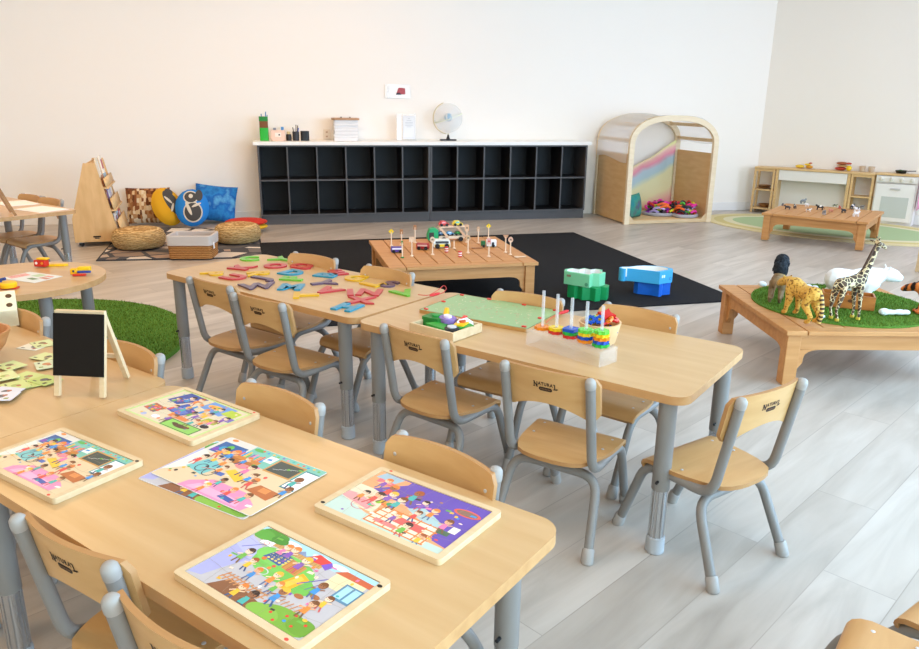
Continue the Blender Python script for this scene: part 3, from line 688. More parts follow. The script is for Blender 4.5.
def applique(parts, mat_y, parent, th, out_r):
    """flat felt shapes sewn on the front of a cushion, following its bulge"""
    for nm, o, mat, lift in parts:
        mb = MB(); n = len(o)
        def dep(x, z):
            k = min(math.hypot(x/out_r[0], z/out_r[1]), .98); return -(th/2*(1-k**2.4)**.6+lift)
        cx_, cz_ = sum(p[0] for p in o)/n, sum(p[1] for p in o)/n; vs = [(cx_, dep(cx_, cz_), cz_)]; fs = []
        for r in range(1, 5): vs += [(cx_+(x-cx_)*r/4, dep(cx_+(x-cx_)*r/4, cz_+(z-cz_)*r/4), cz_+(z-cz_)*r/4) for x, z in o]
        for i in range(n):
            j = (i+1) % n; fs.append((0, 1+i, 1+j))
            for r in range(3): fs.append((1+r*n+i, 1+(r+1)*n+i, 1+(r+1)*n+j, 1+r*n+j))
        mb.add(vs, fs, mat); mb.build(nm, parent, smooth=60)
def ell(cx_, cz_, rx, rz, n=20, rot=0): return [(cx_+rx*math.cos(a)*math.cos(rot)-rz*math.sin(a)*math.sin(rot), cz_+rx*math.cos(a)*math.sin(rot)+rz*math.sin(a)*math.cos(rot)) for a in [2*PI*k/n for k in range(n)]]
yel = shaped(ell(0, 0, .15, .195), .14, P('#d9a014', .85, bump=.3, bscale=80))
o = lean(yel, 'cushion', wallp(171.5, .32, .2), YB+R(26), R(-22), 'oval mustard yellow cushion with dark grey animal shape', 'cushion', R(-8))
DG = P('#4a4744', .85); CR = P('#d8cdb8', .85)
applique([('animal_patch', ell(.035, .02, .06, .135, 20, R(14)), DG, .002), ('animal_patch', ell(.045, .13, .04, .04), DG, .003), ('animal_outline', ell(.005, .05, .012, .05, 14, R(30)), CR, .004), ('animal_outline', ell(.02, -.03, .012, .045, 14, R(-30)), CR, .004)], 0, o, .14, (.15, .195))
koa = shaped(ell(0, 0, .16, .185), .13, P('#1f7fcf', .85, bump=.3, bscale=80))
o = lean(koa, 'cushion', wallp(197, .4, .195), YB+R(6), R(-18), 'oval bright blue cushion with grey koala shape', 'cushion', R(6))
applique([('animal_outline', ell(-.015, .095, .07, .066), CR, .002), ('animal_patch', ell(-.015, .095, .058, .054), DG, .004), ('animal_outline', ell(.01, -.05, .09, .1), CR, .002), ('animal_patch', ell(.01, -.05, .078, .088), DG, .004), ('animal_outline', ell(-.03, -.02, .016, .07, 14, R(25)), CR, .006), ('animal_outline', ell(.04, .02, .05, .012, 14, R(30)), CR, .006), ('animal_patch', ell(.06, .12, .035, .06), DG, .003), ('animal_outline', ell(-.015, .105, .02, .022), CR, .006)], 0, o, .13, (.16, .185))
t = thing('floor_cushion', 'flat red and yellow cushion on the rug behind the right pouf', 'cushion', at(247, 232)+Vector((0, 0, .055)), R(10))
for nm, h, z in (('lower_layer', '#e0b52a', 0), ('upper_layer', '#c4301f', .045)):
    mb = MB(); mb.ball((0, 0, z), (.2-.01*z, .16, .035), P(h, .85), 24, 10); mb.build(nm, t)
# ================================================================== activity tables
TH = .488
def table_leg(parent, x, y, sleeve=.20, th=TH, z0=0):
    mb = MB(); mb.tube([(x, y, sleeve), (x, y, th-.024)], .025, GREY, 20); lg = mb.build('leg', parent)
    mb = MB(); mb.lathe([(.0215, .035), (.0215, sleeve+.02)], CHROME, 20, Matrix.Translation((x, y, 0)));
    for k in range(10):
        a = 2*PI*k/10; mb.tube([(x+.0215*math.cos(a), y+.0215*math.sin(a), .04), (x+.0215*math.cos(a), y+.0215*math.sin(a), sleeve)], .0022, CHROME, 5)
    mb.build('leg_insert', lg)
    mb = MB(); mb.lathe([(.024, z0), (.027, z0+.004), (.026, z0+.05), (.022, z0+.052)], P('#a9adb0', .5), 20, Matrix.Translation((x, y, 0))); mb.build('rubber_foot', lg)
    mb = MB(); mb.lathe([(.004, 0), (.004, .012)], BLACK, 8, Matrix.Translation((x+.0, y-.025, sleeve+.03)) @ Matrix.Rotation(R(90), 4, 'X')); mb.build('screw', lg)
def table(label, c, yaw, L=1.2, D=.553, ins=.10, insl=None, th=TH):
    t = thing('activity_table', label, 'table', (c[0], c[1], 0), yaw, 'rectangular activity tables')
    mb = MB(); mb.prism(rrect(L, D, .05, 8), th-.024, th, MAPLE, EDGE); mb.build('tabletop', t, bevel=.0025)
    for sx in (-1, 1):
        for sy in (-1, 1): table_leg(t, sx*(L/2-(ins if sx > 0 else (insl or ins))), sy*(D/2-.03), .20, th)
    return t
def shift(c, yaw, d): return (c[0]+math.cos(yaw)*d, c[1]+math.sin(yaw)*d)
AY, BYW, CY = -.641, -.6227, -.6131
ctrA = shift((-.6762, 3.1131), AY, -.008); ctrB = shift((.2681, 2.4001), BYW, .009)
table('maple activity table covered in coloured plastic letters, grey legs', ctrA, AY, 1.186, ins=.078)
table('maple activity table with the acrylic peg stand and green board', ctrB, BYW, 1.184, ins=.056, insl=.08)
cu, cv = xy(CY); cbr = Vector((.1995, 1.2123, 0)); ctrC = cbr-cu*.6-cv*.2765
table('nearest maple activity table, with picture puzzles laid out on it', ctrC, CY, insl=.135)
DY = CY; du, dv = xy(DY); dbr = Vector((-.7817, 1.9027, 0))-du*.002+dv*.008; ctrD = dbr-du*.6-dv*.2765
table('maple activity table with the small blackboard easel and wooden bowl', ctrD, DY, ins=.05)
EY = R(-36.6); eu, ev = xy(EY); THE = .506; ebr = Vector((-2.615*.976, 5.13*.976, 0)); ctrE = ebr-eu*.6-ev*.2765
table('far left maple activity table with white papers and an easel', ctrE, EY, ins=.17, th=THE)
# small round table on the grass mat
t = thing('round_table', 'small round maple table on the artificial grass mat', 'table', (-1.875, 3.11, 0))
mb = MB(); mb.prism(circ(.335, 64), TH-.024, TH, MAPLE, EDGE); mb.build('tabletop', t, bevel=.0025)
for a in (-42, 48, 138, 228): table_leg(t, .265*math.cos(R(a)), .265*math.sin(R(a)), .2, z0=.024)
# ================================================================== chairs
def logo(mb, yfn, zc):
    """the maker's lettering burnt into the back of the backrest"""
    xs = -.037
    for i, ch in enumerate('NATURAL'):
        big = i in (0, 6); sz = .021 if big else .0135
        vs, fs = text_mesh(ch, 0, .045); w_ = .0145 if big else .0090
        x0 = xs+w_/2; xs += w_
        q = []
        for v in vs:
            x = x0+v.x*sz*(.8 if big else .86); z = zc+v.y*sz-(.0065 if big else 0); q.append((x, yfn(x, z)-.0006, z))
        mb.add(q, [tuple(f) for f in fs], INK)
    for x0, z0 in ((-.0345, -.0065), (-.026, -.0065), (-.0345, .0082), (.0255, -.0065), (.0345, -.004), (.0255, .0082)):   # the slab ends of the big letters
        o = rrect(.006, .0025, .0005, 1); mb.add([(x0+x, yfn(x0+x, zc+z0+z)-.0007, zc+z0+z) for x, z in o], [tuple(range(len(o)))], INK)
    o = rrect(.040, .0115, .0055, 6); n = len(o); zo = zc-.0105
    mb.add([(x, yfn(x, zo+z)-.0006, zo+z) for x, z in o], [tuple(range(n))], INK)
    for i in range(7):                                   # worn lettering inside the oval, too small to read
        x0 = -.0135+i*.0045; o = rrect(.0026, .0042, .0006, 1)
        mb.add([(x0+x, yfn(x0+x, zo+z)-.0010, zo+z) for x, z in o], [tuple(range(len(o)))], P('#7d5634', .6))
def yp(z): return -.186+(.530-z)*.18
def make_chair(label):
    t = thing('child_chair', label, 'chair', group='child chairs')
    # seat: bent plywood, front edge rolled down, back edge rounded
    rows = [(-.168, .022, 0), (-.165, .05, 0), (-.157, .078, 0), (-.143, .100, 0), (-.12, .113, 0), (-.09, .124, 0), (-.05, .134, -.002), (-.01, .139, -.003), (.03, .142, -.002), (.062, .143, 0), (.082, .142, -.003), (.096, .140, -.010), (.103, .137, -.020), (.105, .134, -.030)]
    n = len(rows); nc = 10; vs = []
    for lay in (0, 1):
        for y, w, dz in rows:
            for k in range(nc+1):
                f = k/nc*2-1; vs.append((w*f, y+(0 if dz > -.01 else -.0*lay)-(.010*lay if dz < -.01 else 0), .270+dz-.012*lay))
    fs = []; o2 = n*(nc+1)
    for i in range(n-1):
        for k in range(nc):
            a = i*(nc+1)+k; fs.append((a, a+1, a+nc+2, a+nc+1)); fs.append((o2+a, o2+a+nc+1, o2+a+nc+2, o2+a+1))
    mb = MB(); mb.add(vs, fs, PLY)
    bd = [k for k in range(nc+1)]+[(i*(nc+1)+nc) for i in range(1, n)]+[(n-1)*(nc+1)+k for k in range(nc-1, -1, -1)]+[i*(nc+1) for i in range(n-2, 0, -1)]
    mb.add(vs, [(bd[i], o2+bd[i], o2+bd[(i+1) % len(bd)], bd[(i+1) % len(bd)]) for i in range(len(bd))], PLYEDGE)
    for sx in (-1, 1):
        for y in (-.02, .055): mb.lathe([(.0045, 0), (.0045, .0012), (.003, .002)], STEEL, 8, Matrix.Translation((sx*.112, y, .2685)))
    mb.build('seat', t, smooth=50)
    # backrest: curved plywood between the posts
    def zb(x):
        a = min(abs(x)/.112, 1); return .410+.030*(1-a*a)
    def zt(x):
        a = abs(x)/.148; return .535+.004*(1-a*a)
    def yc(x, z): return yp(z)+.0225-.026*(1-(x/.148)**2)
    nx, nz = 24, 6; vs = []
    for lay in (0, 1):
        for i in range(nx+1):
            x = -.148+.296*i/nx; e = max(0, (abs(x)-.130)/.018); cut = .018*(1-math.sqrt(max(0, 1-e*e)))
            for j in range(nz+1):
                z = zb(x)+cut+(zt(x)-zb(x)-2*cut)*j/nz; vs.append((x, yc(x, z)+(.0055 if lay else -.0055), z))
    o2 = (nx+1)*(nz+1); fs = []
    for i in range(nx):
        for j in range(nz):
            a = i*(nz+1)+j; fs.append((a, a+nz+1, a+nz+2, a+1)); fs.append((o2+a, o2+a+1, o2+a+nz+2, o2+a+nz+1))
    mb = MB(); mb.add(vs, fs, PLY)
    bd = [i*(nz+1) for i in range(nx+1)]+[nx*(nz+1)+j for j in range(1, nz+1)]+[i*(nz+1)+nz for i in range(nx-1, -1, -1)]+[j for j in range(nz-1, 0, -1)]
    mb.add(vs, [(bd[i], bd[(i+1) % len(bd)], o2+bd[(i+1) % len(bd)], o2+bd[i]) for i in range(len(bd))], PLYEDGE)
    for sx in (-1, 1):
        for z in (.445, .497):
            x = sx*.124; mb.lathe([(.0045, 0), (.0045, .001), (.003, .0018)], STEEL, 8, Matrix.Translation((x, yc(x, z)+.0055, z)) @ Matrix.Rotation(R(-90), 4, 'X'))
    logo(mb, lambda x, z: yc(x, z)-.0055, .494)
    mb.build('backrest', t, smooth=40)
    for s_ in (-1, 1):
        pts = cat_fillet([(s_*.128, yp(.530), .527), (s_*.128, yp(.25)+.002, .246), (s_*.126, .092, .246), (s_*.122, .180, .02)], .055, 6)
        mb = MB(); mb.tube(pts, .0138, GREY, 12); mb.build('side_frame', t, smooth=60)
        mb = MB(); mb.lathe([(.0142, -.014), (.0150, -.012), (.0150, 0), (.0138, .007), (.0098, .0125), (.004, .015)], RUB, 14, Matrix.Translation((s_*.128, yp(.530), .527)) @ Matrix.Rotation(R(10.8), 4, 'X')); mb.build('post_cap', t, smooth=60)
    pts = cat_fillet([(-.152, -.183, .02), (-.132, -.098, .2185), (.132, -.098, .2185), (.152, -.183, .02)], .055, 6)
    mb = MB(); mb.tube(pts, .0136, GREY, 12); mb.build('rear_leg_frame', t, smooth=60)
    mb = MB(); mb.tube([(-.124, .06, .243), (.124, .06, .243)], .008, GREY, 8); mb.build('cross_bar', t, smooth=60)
    for x, y, dx, dy in ((-.152, -.183, -.0018, -.0075), (.152, -.183, .0018, -.0075), (-.122, .180, .0004, .0075), (.122, .180, -.0004, .0075)):
        mb = MB(); mb.tube([(x+dx, y+dy, .0), (x+dx*.9, y+dy*.9, .004), (x-dx*.6, y-dy*.6, .036), (x-dx*.8, y-dy*.8, .039)], [.0162, .0178, .0170, .0145], RUB, 14); mb.build('rubber_foot', t, smooth=50)
    return t
chair0 = make_chair('x'); chair_tree = {}
for c_ in bpy.data.objects:
    if c_.parent: chair_tree.setdefault(c_.parent.name, []).append(c_)
used_ = False
def chair(label, x, y, yaw, z=0):
    global used_
    o = dup(chair0, None, chair_tree) if used_ else chair0
    used_ = True
    o.location = (x, y, z); o.rotation_euler = (0, 0, R(yaw)); o['label'] = label
    return o
def chair_caps(label, l, r, yaw=None):
    """a chair whose left and right back posts end at these two pixels"""
    a, b = at(l[0], l[1], .53), at(r[0], r[1], .53); d = b-a
    y = math.atan2(d.y, d.x) if yaw is None else R(yaw); m = (a+b)/2
    return chair(label, m.x-math.sin(y)*.185, m.y+math.cos(y)*.185, math.degrees(y))
chair_caps('wooden child chair at the letter table, near side, next to its left end', (191.8, 279.2), (227.7, 288.3), -36)
chair_caps('wooden child chair at the letter table, near side, overlapping the chair at its left', (234.5, 295.4), (281.4, 305.9), -34)
chair_caps('wooden child chair in front of the puzzle piece tray', (385.7, 326.2), (443.4, 343.8), -39)
chair_caps('wooden child chair in front of the acrylic peg stand', (505.5, 364.2), (590.2, 382.6), -32.5)
chair_caps('wooden child chair alone at the right end of the peg stand table', (741, 402), (802, 382))
chair_caps('wooden child chair across the letter table, behind the red letter E', (335.7, 260.4), (294.9, 253.9), 146)
chair_caps('wooden child chair across the letter table, behind the purple letter S', (412, 275.5), (368.3, 266.1), 141)
chair_caps('wooden child chair behind the green magnetic board', (561.6, 300.9), (499.3, 291.8), 148)
chair_caps('wooden child chair behind the bowl of coloured gears', (675.9, 318), (607.3, 304.5), 141.5)
chair_caps('wooden child chair behind the farthest picture puzzle tray', (319.4, 407.5), (250.2, 383.2), 143)
chair_caps('wooden child chair behind the purple picture puzzle', (495.6, 472.2), (401.2, 435.2), 140.5)
p_ = at(159.5, 357.5, .53); yv = 143; u__, v__ = xy(R(yv)); q_ = p_+u__*.128+v__*.185
chair('wooden child chair behind the small blackboard easel', q_.x, q_.y, yv)
p_ = at(45.3, 320.5, .53); yv = 145; u__, v__ = xy(R(yv)); q_ = p_+u__*.128+v__*.185
chair('wooden child chair behind the cream box with holes', q_.x, q_.y, yv)
chair_caps('wooden child chair on the near side below the classroom puzzle tray', (19, 521), (110.3, 567), -31.5)
p_ = at(112.3, 601, .53); yv = -34; u__, v__ = xy(R(yv)); q_ = p_+u__*.128+v__*.185
chair('wooden child chair nearest the camera, cut off by the bottom edge', q_.x, q_.y, yv)
for k_, (lab, du_) in enumerate((('wooden child chair behind the far left table, nearer the book display', .47), ('wooden child chair behind the far left table, farther from book display', .78))):
    cl = ebr-eu*du_+ev*.06; cl = cl-ev*.0; yv = 143.4+(2 if k_ else 0); u__, v__ = xy(R(yv)); q_ = cl+v__*.185; chair(lab, q_.x, q_.y, yv)
chair('wooden child chair at bottom right, in front of another one, cut off by the frame', .772, 1.086, 52.6)
chair('wooden child chair at the right edge, only a seat corner in the picture', 1.045, 1.265, 36)
# ================================================================== plastic letters on the table
LC = {'g': '#74c83a', 'r': '#cf3f44', 'y': '#eebd22', 'b': '#2a9dbf', 'p': '#66506c'}
LN = {'g': 'green', 'r': 'red', 'y': 'yellow', 'b': 'blue', 'p': 'dark purple'}
LM = {k: P(v, .3, 0, .5, trans=.25) for k, v in LC.items()}
LET = [('C', 'g', 249.5, 259.3, 15), ('Y', 'g', 282.5, 260, 60), ('K', 'r', 242.5, 268, 70), ('O', 'r', 275.6, 266.5, 0), ('Q', 'r', 301.4, 267, 0), ('P', 'y', 211.5, 274.6, -75),
       ('U', 'r', 234.5, 278, 60), ('R', 'y', 258.8, 274.6, -70), ('J', 'p', 262, 279.6, 60), ('D', 'b', 292.6, 273.4, -30), ('F', 'g', 292.6, 279.4, 80), ('B', 'b', 326.4, 275.8, 70),
       ('E', 'r', 338, 273.2, 30), ('G', 'y', 355.4, 278.8, -20), ('L', 'y', 372.7, 284.6, 50), ('S', 'p', 390.2, 285, -20), ('Y', 'p', 322.6, 283.8, -60), ('W', 'p', 257.6, 287, 20),
       ('M', 'b', 291.3, 287.8, 0), ('A', 'r', 327.6, 291.3, 145), ('I', 'r', 350.2, 293.3, 10), ('N', 'r', 369.5, 293.3, -5), ('X', 'r', 360.5, 301.2, 0), ('H', 'b', 347.7, 308, -25), ('T', 'y', 306.4, 296, 100), ('V', 'g', 404, 294, 25)]
for ch, c_, px, py, ro in LET:
    vs, fs = text_mesh(ch, .0, .05); sz = .128
    p_ = at(px, py, TH); mb = MB()
    cx_ = (min(v.x for v in vs)+max(v.x for v in vs))/2; cy_ = (min(v.y for v in vs)+max(v.y for v in vs))/2
    # extrude the flat lettering into a solid 6 mm thick
    ed = {}
    for f in fs:
        for i in range(len(f)):
            a, b = f[i], f[(i+1) % len(f)]; ed[(a, b)] = ed.get((a, b), 0)+1
    n_ = len(vs); V3 = [((v.x-cx_)*sz, (v.y-cy_)*sz, .007) for v in vs]+[((v.x-cx_)*sz, (v.y-cy_)*sz, .0003) for v in vs]
    F3 = [tuple(f) for f in fs]+[tuple(n_+i for i in reversed(f)) for f in fs]+[(a, n_+a, n_+b, b) for (a, b) in ed if (b, a) not in ed]
    mb.add(V3, F3, LM[c_])
    o = mb.build('plastic_letter', loc=(p_.x, p_.y, TH), rz=R(ro), smooth=0)
    lab = '%s plastic letter %s lying on the maple table' % (LN[c_], ch)
    tag(o, lab, 'letter', 'plastic letters on the table')
# ================================================================== puzzles: printed artwork as flat coloured shapes
class Pic:
    def __init__(s, w, h): s.w, s.h, s.v, s.f, s.c, s.n = w, h, [], [], [], 0
    def poly(s, pts, col):
        """pts in 0..1 picture coordinates"""
        o = len(s.v); z = s.n*2.2e-6; s.n += 1
        pts = [(min(max(x, 0), 1), min(max(y, 0), 1)) for x, y in pts]
        s.v += [((x-.5)*s.w, (y-.5)*s.h, z) for x, y in pts]; s.f.append(tuple(range(o, o+len(pts)))); s.c += [S(col)]*len(pts)
    def rect(s, x0, y0, x1, y1, c): s.poly([(x0, y0), (x1, y0), (x1, y1), (x0, y1)], c)
    def ell(s, x, y, rx, ry, c, n=18, a0=0, a1=360):
        s.poly([(x+rx*math.cos(R(a0+(a1-a0)*k/n)), y+ry*math.sin(R(a0+(a1-a0)*k/n))) for k in range(n+(0 if a1-a0 == 360 else 1))], c)
    def ring(s, x, y, rx, ry, wd, c, n=20):
        for k in range(n):
            a, b = 2*PI*k/n, 2*PI*(k+1)/n
            s.poly([(x+rx*math.cos(a), y+ry*math.sin(a)), (x+rx*math.cos(b), y+ry*math.sin(b)), (x+(rx-wd)*math.cos(b), y+(ry-wd*1.5)*math.sin(b)), (x+(rx-wd)*math.cos(a), y+(ry-wd*1.5)*math.sin(a))], c)
    def line(s, x0, y0, x1, y1, wd, c):
        a = s.w/s.h; dx, dy = x1-x0, (y1-y0)/a; L = math.hypot(dx, dy) or 1; nx, ny = -dy/L*wd/2, dx/L*wd/2*a
        s.poly([(x0+nx, y0+ny), (x1+nx, y1+ny), (x1-nx, y1-ny), (x0-nx, y0-ny)], c)
    def kid(s, x, y, k, hair, shirt, trs, skin='#f0c09a', lean=0, arms=1):
        a = s.w/s.h
        s.line(x-.012*k, y-.06*k*a, x-.02*k+lean*.02, y-.12*k*a, .014*k, trs); s.line(x+.012*k, y-.06*k*a, x+.026*k+lean*.02, y-.115*k*a, .014*k, trs)
        s.poly([(x-.026*k, y-.07*k*a), (x+.026*k, y-.07*k*a), (x+.02*k, y-.005*k*a), (x-.02*k, y-.005*k*a)], shirt)
        if arms: s.line(x-.018*k, y-.015*k*a, x-.052*k, y-.04*k*a+lean*.02, .011*k, skin); s.line(x+.018*k, y-.015*k*a, x+.052*k, y+.0*k*a, .011*k, skin)
        s.ell(x+.003*k, y+.033*k*a, .036*k, .036*k*a, hair); s.ell(x, y+.025*k*a, .030*k, .029*k*a, skin)
        s.ell(x+.004*k, y+.046*k*a, .030*k, .016*k*a, hair, 12)
        for e in (-.01, .01): s.ell(x+e*k, y+.024*k*a, .0035*k, .005*k*a, '#2a2020', 6)
    def build(s, name, parent, z):
        me = bpy.data.meshes.new(name); me.from_pydata(s.v, [], s.f); me.materials.append(PRINT)
        at_ = me.color_attributes.new('print', 'FLOAT_COLOR', 'POINT')
        for i, c in enumerate(s.c): at_.data[i].color = c
        # faces upward
        me.update(); o = bpy.data.objects.new(name, me); C.objects.link(o); o.parent = parent; o.location = (0, 0, z); return o
HAIRS = ['#3a2620', '#e0803a', '#7a4a28', '#e8b23c', '#2a1f1e', '#a4552c']; SK = ['#f4c8a4', '#e8ae86', '#9a6444', '#f6d0b0']
SHC = ['#e0524a', '#3f8fd0', '#f0b83a', '#6fb04a', '#8a5ab0', '#e87aa8', '#4ab0a8', '#f08a3c']
def crowd(p, pts, seed, k0=.86):
    rn = random.Random(seed)
    for _ in range(34):                                  # small toys, balls and books scattered about
        x, y = rn.uniform(.06, .94), rn.uniform(.06, .94); c = rn.choice(SHC+['#f4efe2', '#3a3430', '#b07a4a', '#f2d8c0'])
        if rn.random() < .5: p.ell(x, y, rn.uniform(.008, .018), rn.uniform(.012, .024), c, 9)
        else: a, b = rn.uniform(.01, .028), rn.uniform(.012, .024); p.poly([(x-a, y-b), (x+a, y-b*.5), (x+a*.8, y+b), (x-a*.9, y+b*.6)], c)
    for x, y in pts: p.kid(x, y, k0*rn.uniform(.85, 1.15), rn.choice(HAIRS), rn.choice(SHC), rn.choice(['#3a4a78', '#7a5a3a', '#5a6a90', '#c85a5a', '#44608a']), rn.choice(SK), rn.uniform(-1, 1))
def playground(p):
    p.rect(0, 0, 1, 1, '#bdb9bb'); p.rect(0, .86, 1, 1, '#a9d3e2')
    for x in (.3, .55, .72): p.ell(x, .94, .07, .035, '#eef5f8')
    for x in (.42, .5, .6): p.poly([(x-.05, .86), (x, .93), (x+.05, .86)], '#7f93b4')
    p.rect(.02, .80, .62, .865, '#c79a5e')
    for i in range(22): p.line(.03+i*.027, .80, .03+i*.027, .865, .004, '#a67c48')
    p.poly([(0, 0.42), (.1, .32), (.2, .42), (.24, .6), (.16, .72), (0, .8)], '#b4b4dc'); p.poly([(0, .02), (.1, .06), (.16, .34), (.2, .5), (0, .6)], '#a9a9d6')
    p.line(.05, .6, .16, .78, .008, '#6a6ab4'); p.rect(.1, .76, .2, .86, '#f2f0f2'); p.line(.1, .76, .2, .76, .004, '#7a7a90'); p.line(.1, .86, .2, .86, .004, '#7a7a90'); p.ring(.15, .79, .02, .03, .004, '#e07030')
    p.ell(.13, .93, .12, .1, '#4f9238'); p.ell(.06, .88, .09, .08, '#5ba040'); p.ell(.2, .9, .07, .06, '#468a34')
    p.ell(.44, .6, .25, .2, '#76bf55'); p.ell(.3, .68, .14, .12, '#7fc65e'); p.ell(.62, .5, .15, .12, '#70b950')
    p.poly([(.24, .62), (.4, .6), (.44, .76), (.28, .8)], '#3f5a94')
    for i in range(5):
        for j in range(4): p.ell(.28+.033*i, .64+.035*j, .011, .013, '#e8cf5a', 8)
    p.poly([(.42, .6), (.56, .58), (.56, .74), (.42, .76)], '#c8894a'); 
    for i in range(4): p.line(.43+.035*i, .6, .43+.035*i, .75, .004, '#a06a34')
    p.poly([(.46, .84), (.6, .86), (.64, .95), (.52, .98)], '#e0443e'); p.poly([(.6, .86), (.66, .82), (.68, .9), (.64, .95)], '#7a54c0')
    p.poly([(.52, .4), (.62, .36), (.66, .62), (.58, .66)], '#f2a92a'); p.poly([(.55, .44), (.6, .42), (.63, .6), (.59, .62)], '#f7c14c')
    p.line(.62, .52, .76, .78, .009, '#5b53a8'); p.line(.7, .5, .78, .8, .006, '#5b53a8'); p.ring(.36, .45, .05, .05, .008, '#c8c4c8')
    p.poly([(.74, .66), (.98, .66), (.98, .86), (.74, .86)], '#ecd6a8'); p.poly([(.72, .86), (1, .86), (1, .93), (.78, .94)], '#c8603c'); p.poly([(.86, .56), (1, .56), (1, .8), (.86, .8)], '#5a86a0'); p.rect(.875, .59, .925, .78, '#a8d4e2'); p.rect(.94, .59, .99, .78, '#a8d4e2')
    p.poly([(.2, .0), (.56, .0), (.58, .12), (.28, .2)], '#8a5a3c')
    for i in range(11): p.line(.2+i*.034, .14, .23+i*.034, .26, .012, '#c98a58')
    p.line(.2, .18, .58, .18, .008, '#c98a58'); p.line(.22, .23, .58, .23, .008, '#c98a58')
    p.ell(.8, .08, .2, .15, '#79a83c'); p.ell(.66, .05, .12, .1, '#86b447'); p.ell(.93, .12, .1, .1, '#6d9c34')
    for x, y in ((.7, .1), (.8, .15), (.88, .08), (.76, .04), (.94, .16), (.84, .2)): p.ell(x, y, .012, .016, '#d8402e', 8)
    for i in range(5): p.line(.66+i*.035, .22, .68+i*.035, .3, .01, '#c98a58')
    for x, y in ((.8, .48), (.72, .4)): p.ell(x, y, .035, .03, '#a9683c')
    crowd(p, [(.14, .55), (.24, .48), (.34, .4), (.47, .46), (.55, .38), (.62, .32), (.76, .6), (.88, .5), (.84, .36), (.4, .14), (.5, .12), (.3, .83), (.5, .78), (.36, .84)], 5)
    p.ell(.27, .6, .018, .025, '#e07030', 10)
def classroom(p):
    p.rect(0, 0, 1, 1, '#dfc6a0'); p.rect(0, .68, 1, 1, '#79bcab'); p.poly([(0, .6), (.3, .72), (.3, 1), (0, 1)], '#d9d3ca')
    p.rect(.03, .66, .28, .9, '#2f5f9a'); 
    for i, c in enumerate(('#7a4ab0', '#2f9ac0', '#5fb84a', '#f0c030', '#e0603a', '#4a7ad0')): p.ell(.06+i*.042, .72+.05*(i % 3), .03, .045, c)
    p.rect(.26, .7, .52, .76, '#c7803e'); p.rect(.28, .6, .5, .7, '#b06c34')
    for i in range(10): p.rect(.28+i*.023, .76, .297+i*.023, .84+.02*(i % 3), SHC[i % 8])
    p.ell(.36, .95, .05, .03, '#5fae5a'); p.ell(.08, .97, .03, .025, '#f08a3c'); 
    for i in range(12): p.ell(.4+i*.05, .965-.01*(i % 2), .012, .016, SHC[i % 8], 8)
    p.poly([(.6, .66), (.86, .66), (.86, .93), (.6, .93)], '#c8924e'); p.poly([(.615, .685), (.845, .685), (.845, .905), (.615, .905)], '#45504c')
    for i in range(4): p.line(.65+.04*i, .74+.03*i, .7+.04*i, .76+.03*i, .004, '#d8dcd8')
    p.rect(.5, .8, .58, .93, '#f3efe2'); p.rect(.87, .52, 1, .9, '#2f7f84'); p.rect(.88, .54, 1, .88, '#eef0f0'); p.poly([(.9, .54), (.98, .54), (.96, .74), (.92, .74)], '#f7f4f0')
    p.poly([(0, .1), (.12, .3), (.1, .6), (0, .66)], '#e7e0d4')
    p.poly([(.1, .3), (.3, .25), (.34, .5), (.16, .56)], '#79c0c0'); p.ring(.22, .36, .05, .075, .008, '#3a3f48'); p.ring(.32, .33, .05, .075, .008, '#3a3f48'); p.line(.22, .36, .32, .4, .007, '#d24a3a')
    p.poly([(.44, .52), (.64, .42), (.58, .34), (.4, .44)], '#f2bd3c'); p.ell(.46, .6, .08, .05, '#f08a8a')
    p.poly([(.28, 0), (.9, .0), (.92, .14), (.76, .26), (.44, .26), (.3, .12)], '#ef8fb4'); p.poly([(.34, .03), (.84, .03), (.82, .12), (.4, .14)], '#f5aac6')
    p.poly([(.72, .3), (.94, .26), (.96, .42), (.76, .44)], '#b86a3c'); p.rect(.8, .34, .88, .42, '#d88a50'); p.poly([(.64, .06), (.78, .04), (.78, .1), (.66, .12)], '#3f5aa0'); p.rect(.36, .34, .44, .4, '#4a6ab0')
    crowd(p, [(.1, .5), (.2, .58), (.3, .58), (.14, .72), (.24, .74), (.4, .72), (.52, .6), (.62, .5), (.68, .44), (.5, .28), (.66, .2), (.92, .68), (.36, .46), (.8, .2), (.46, .12), (.96, .5)], 9)
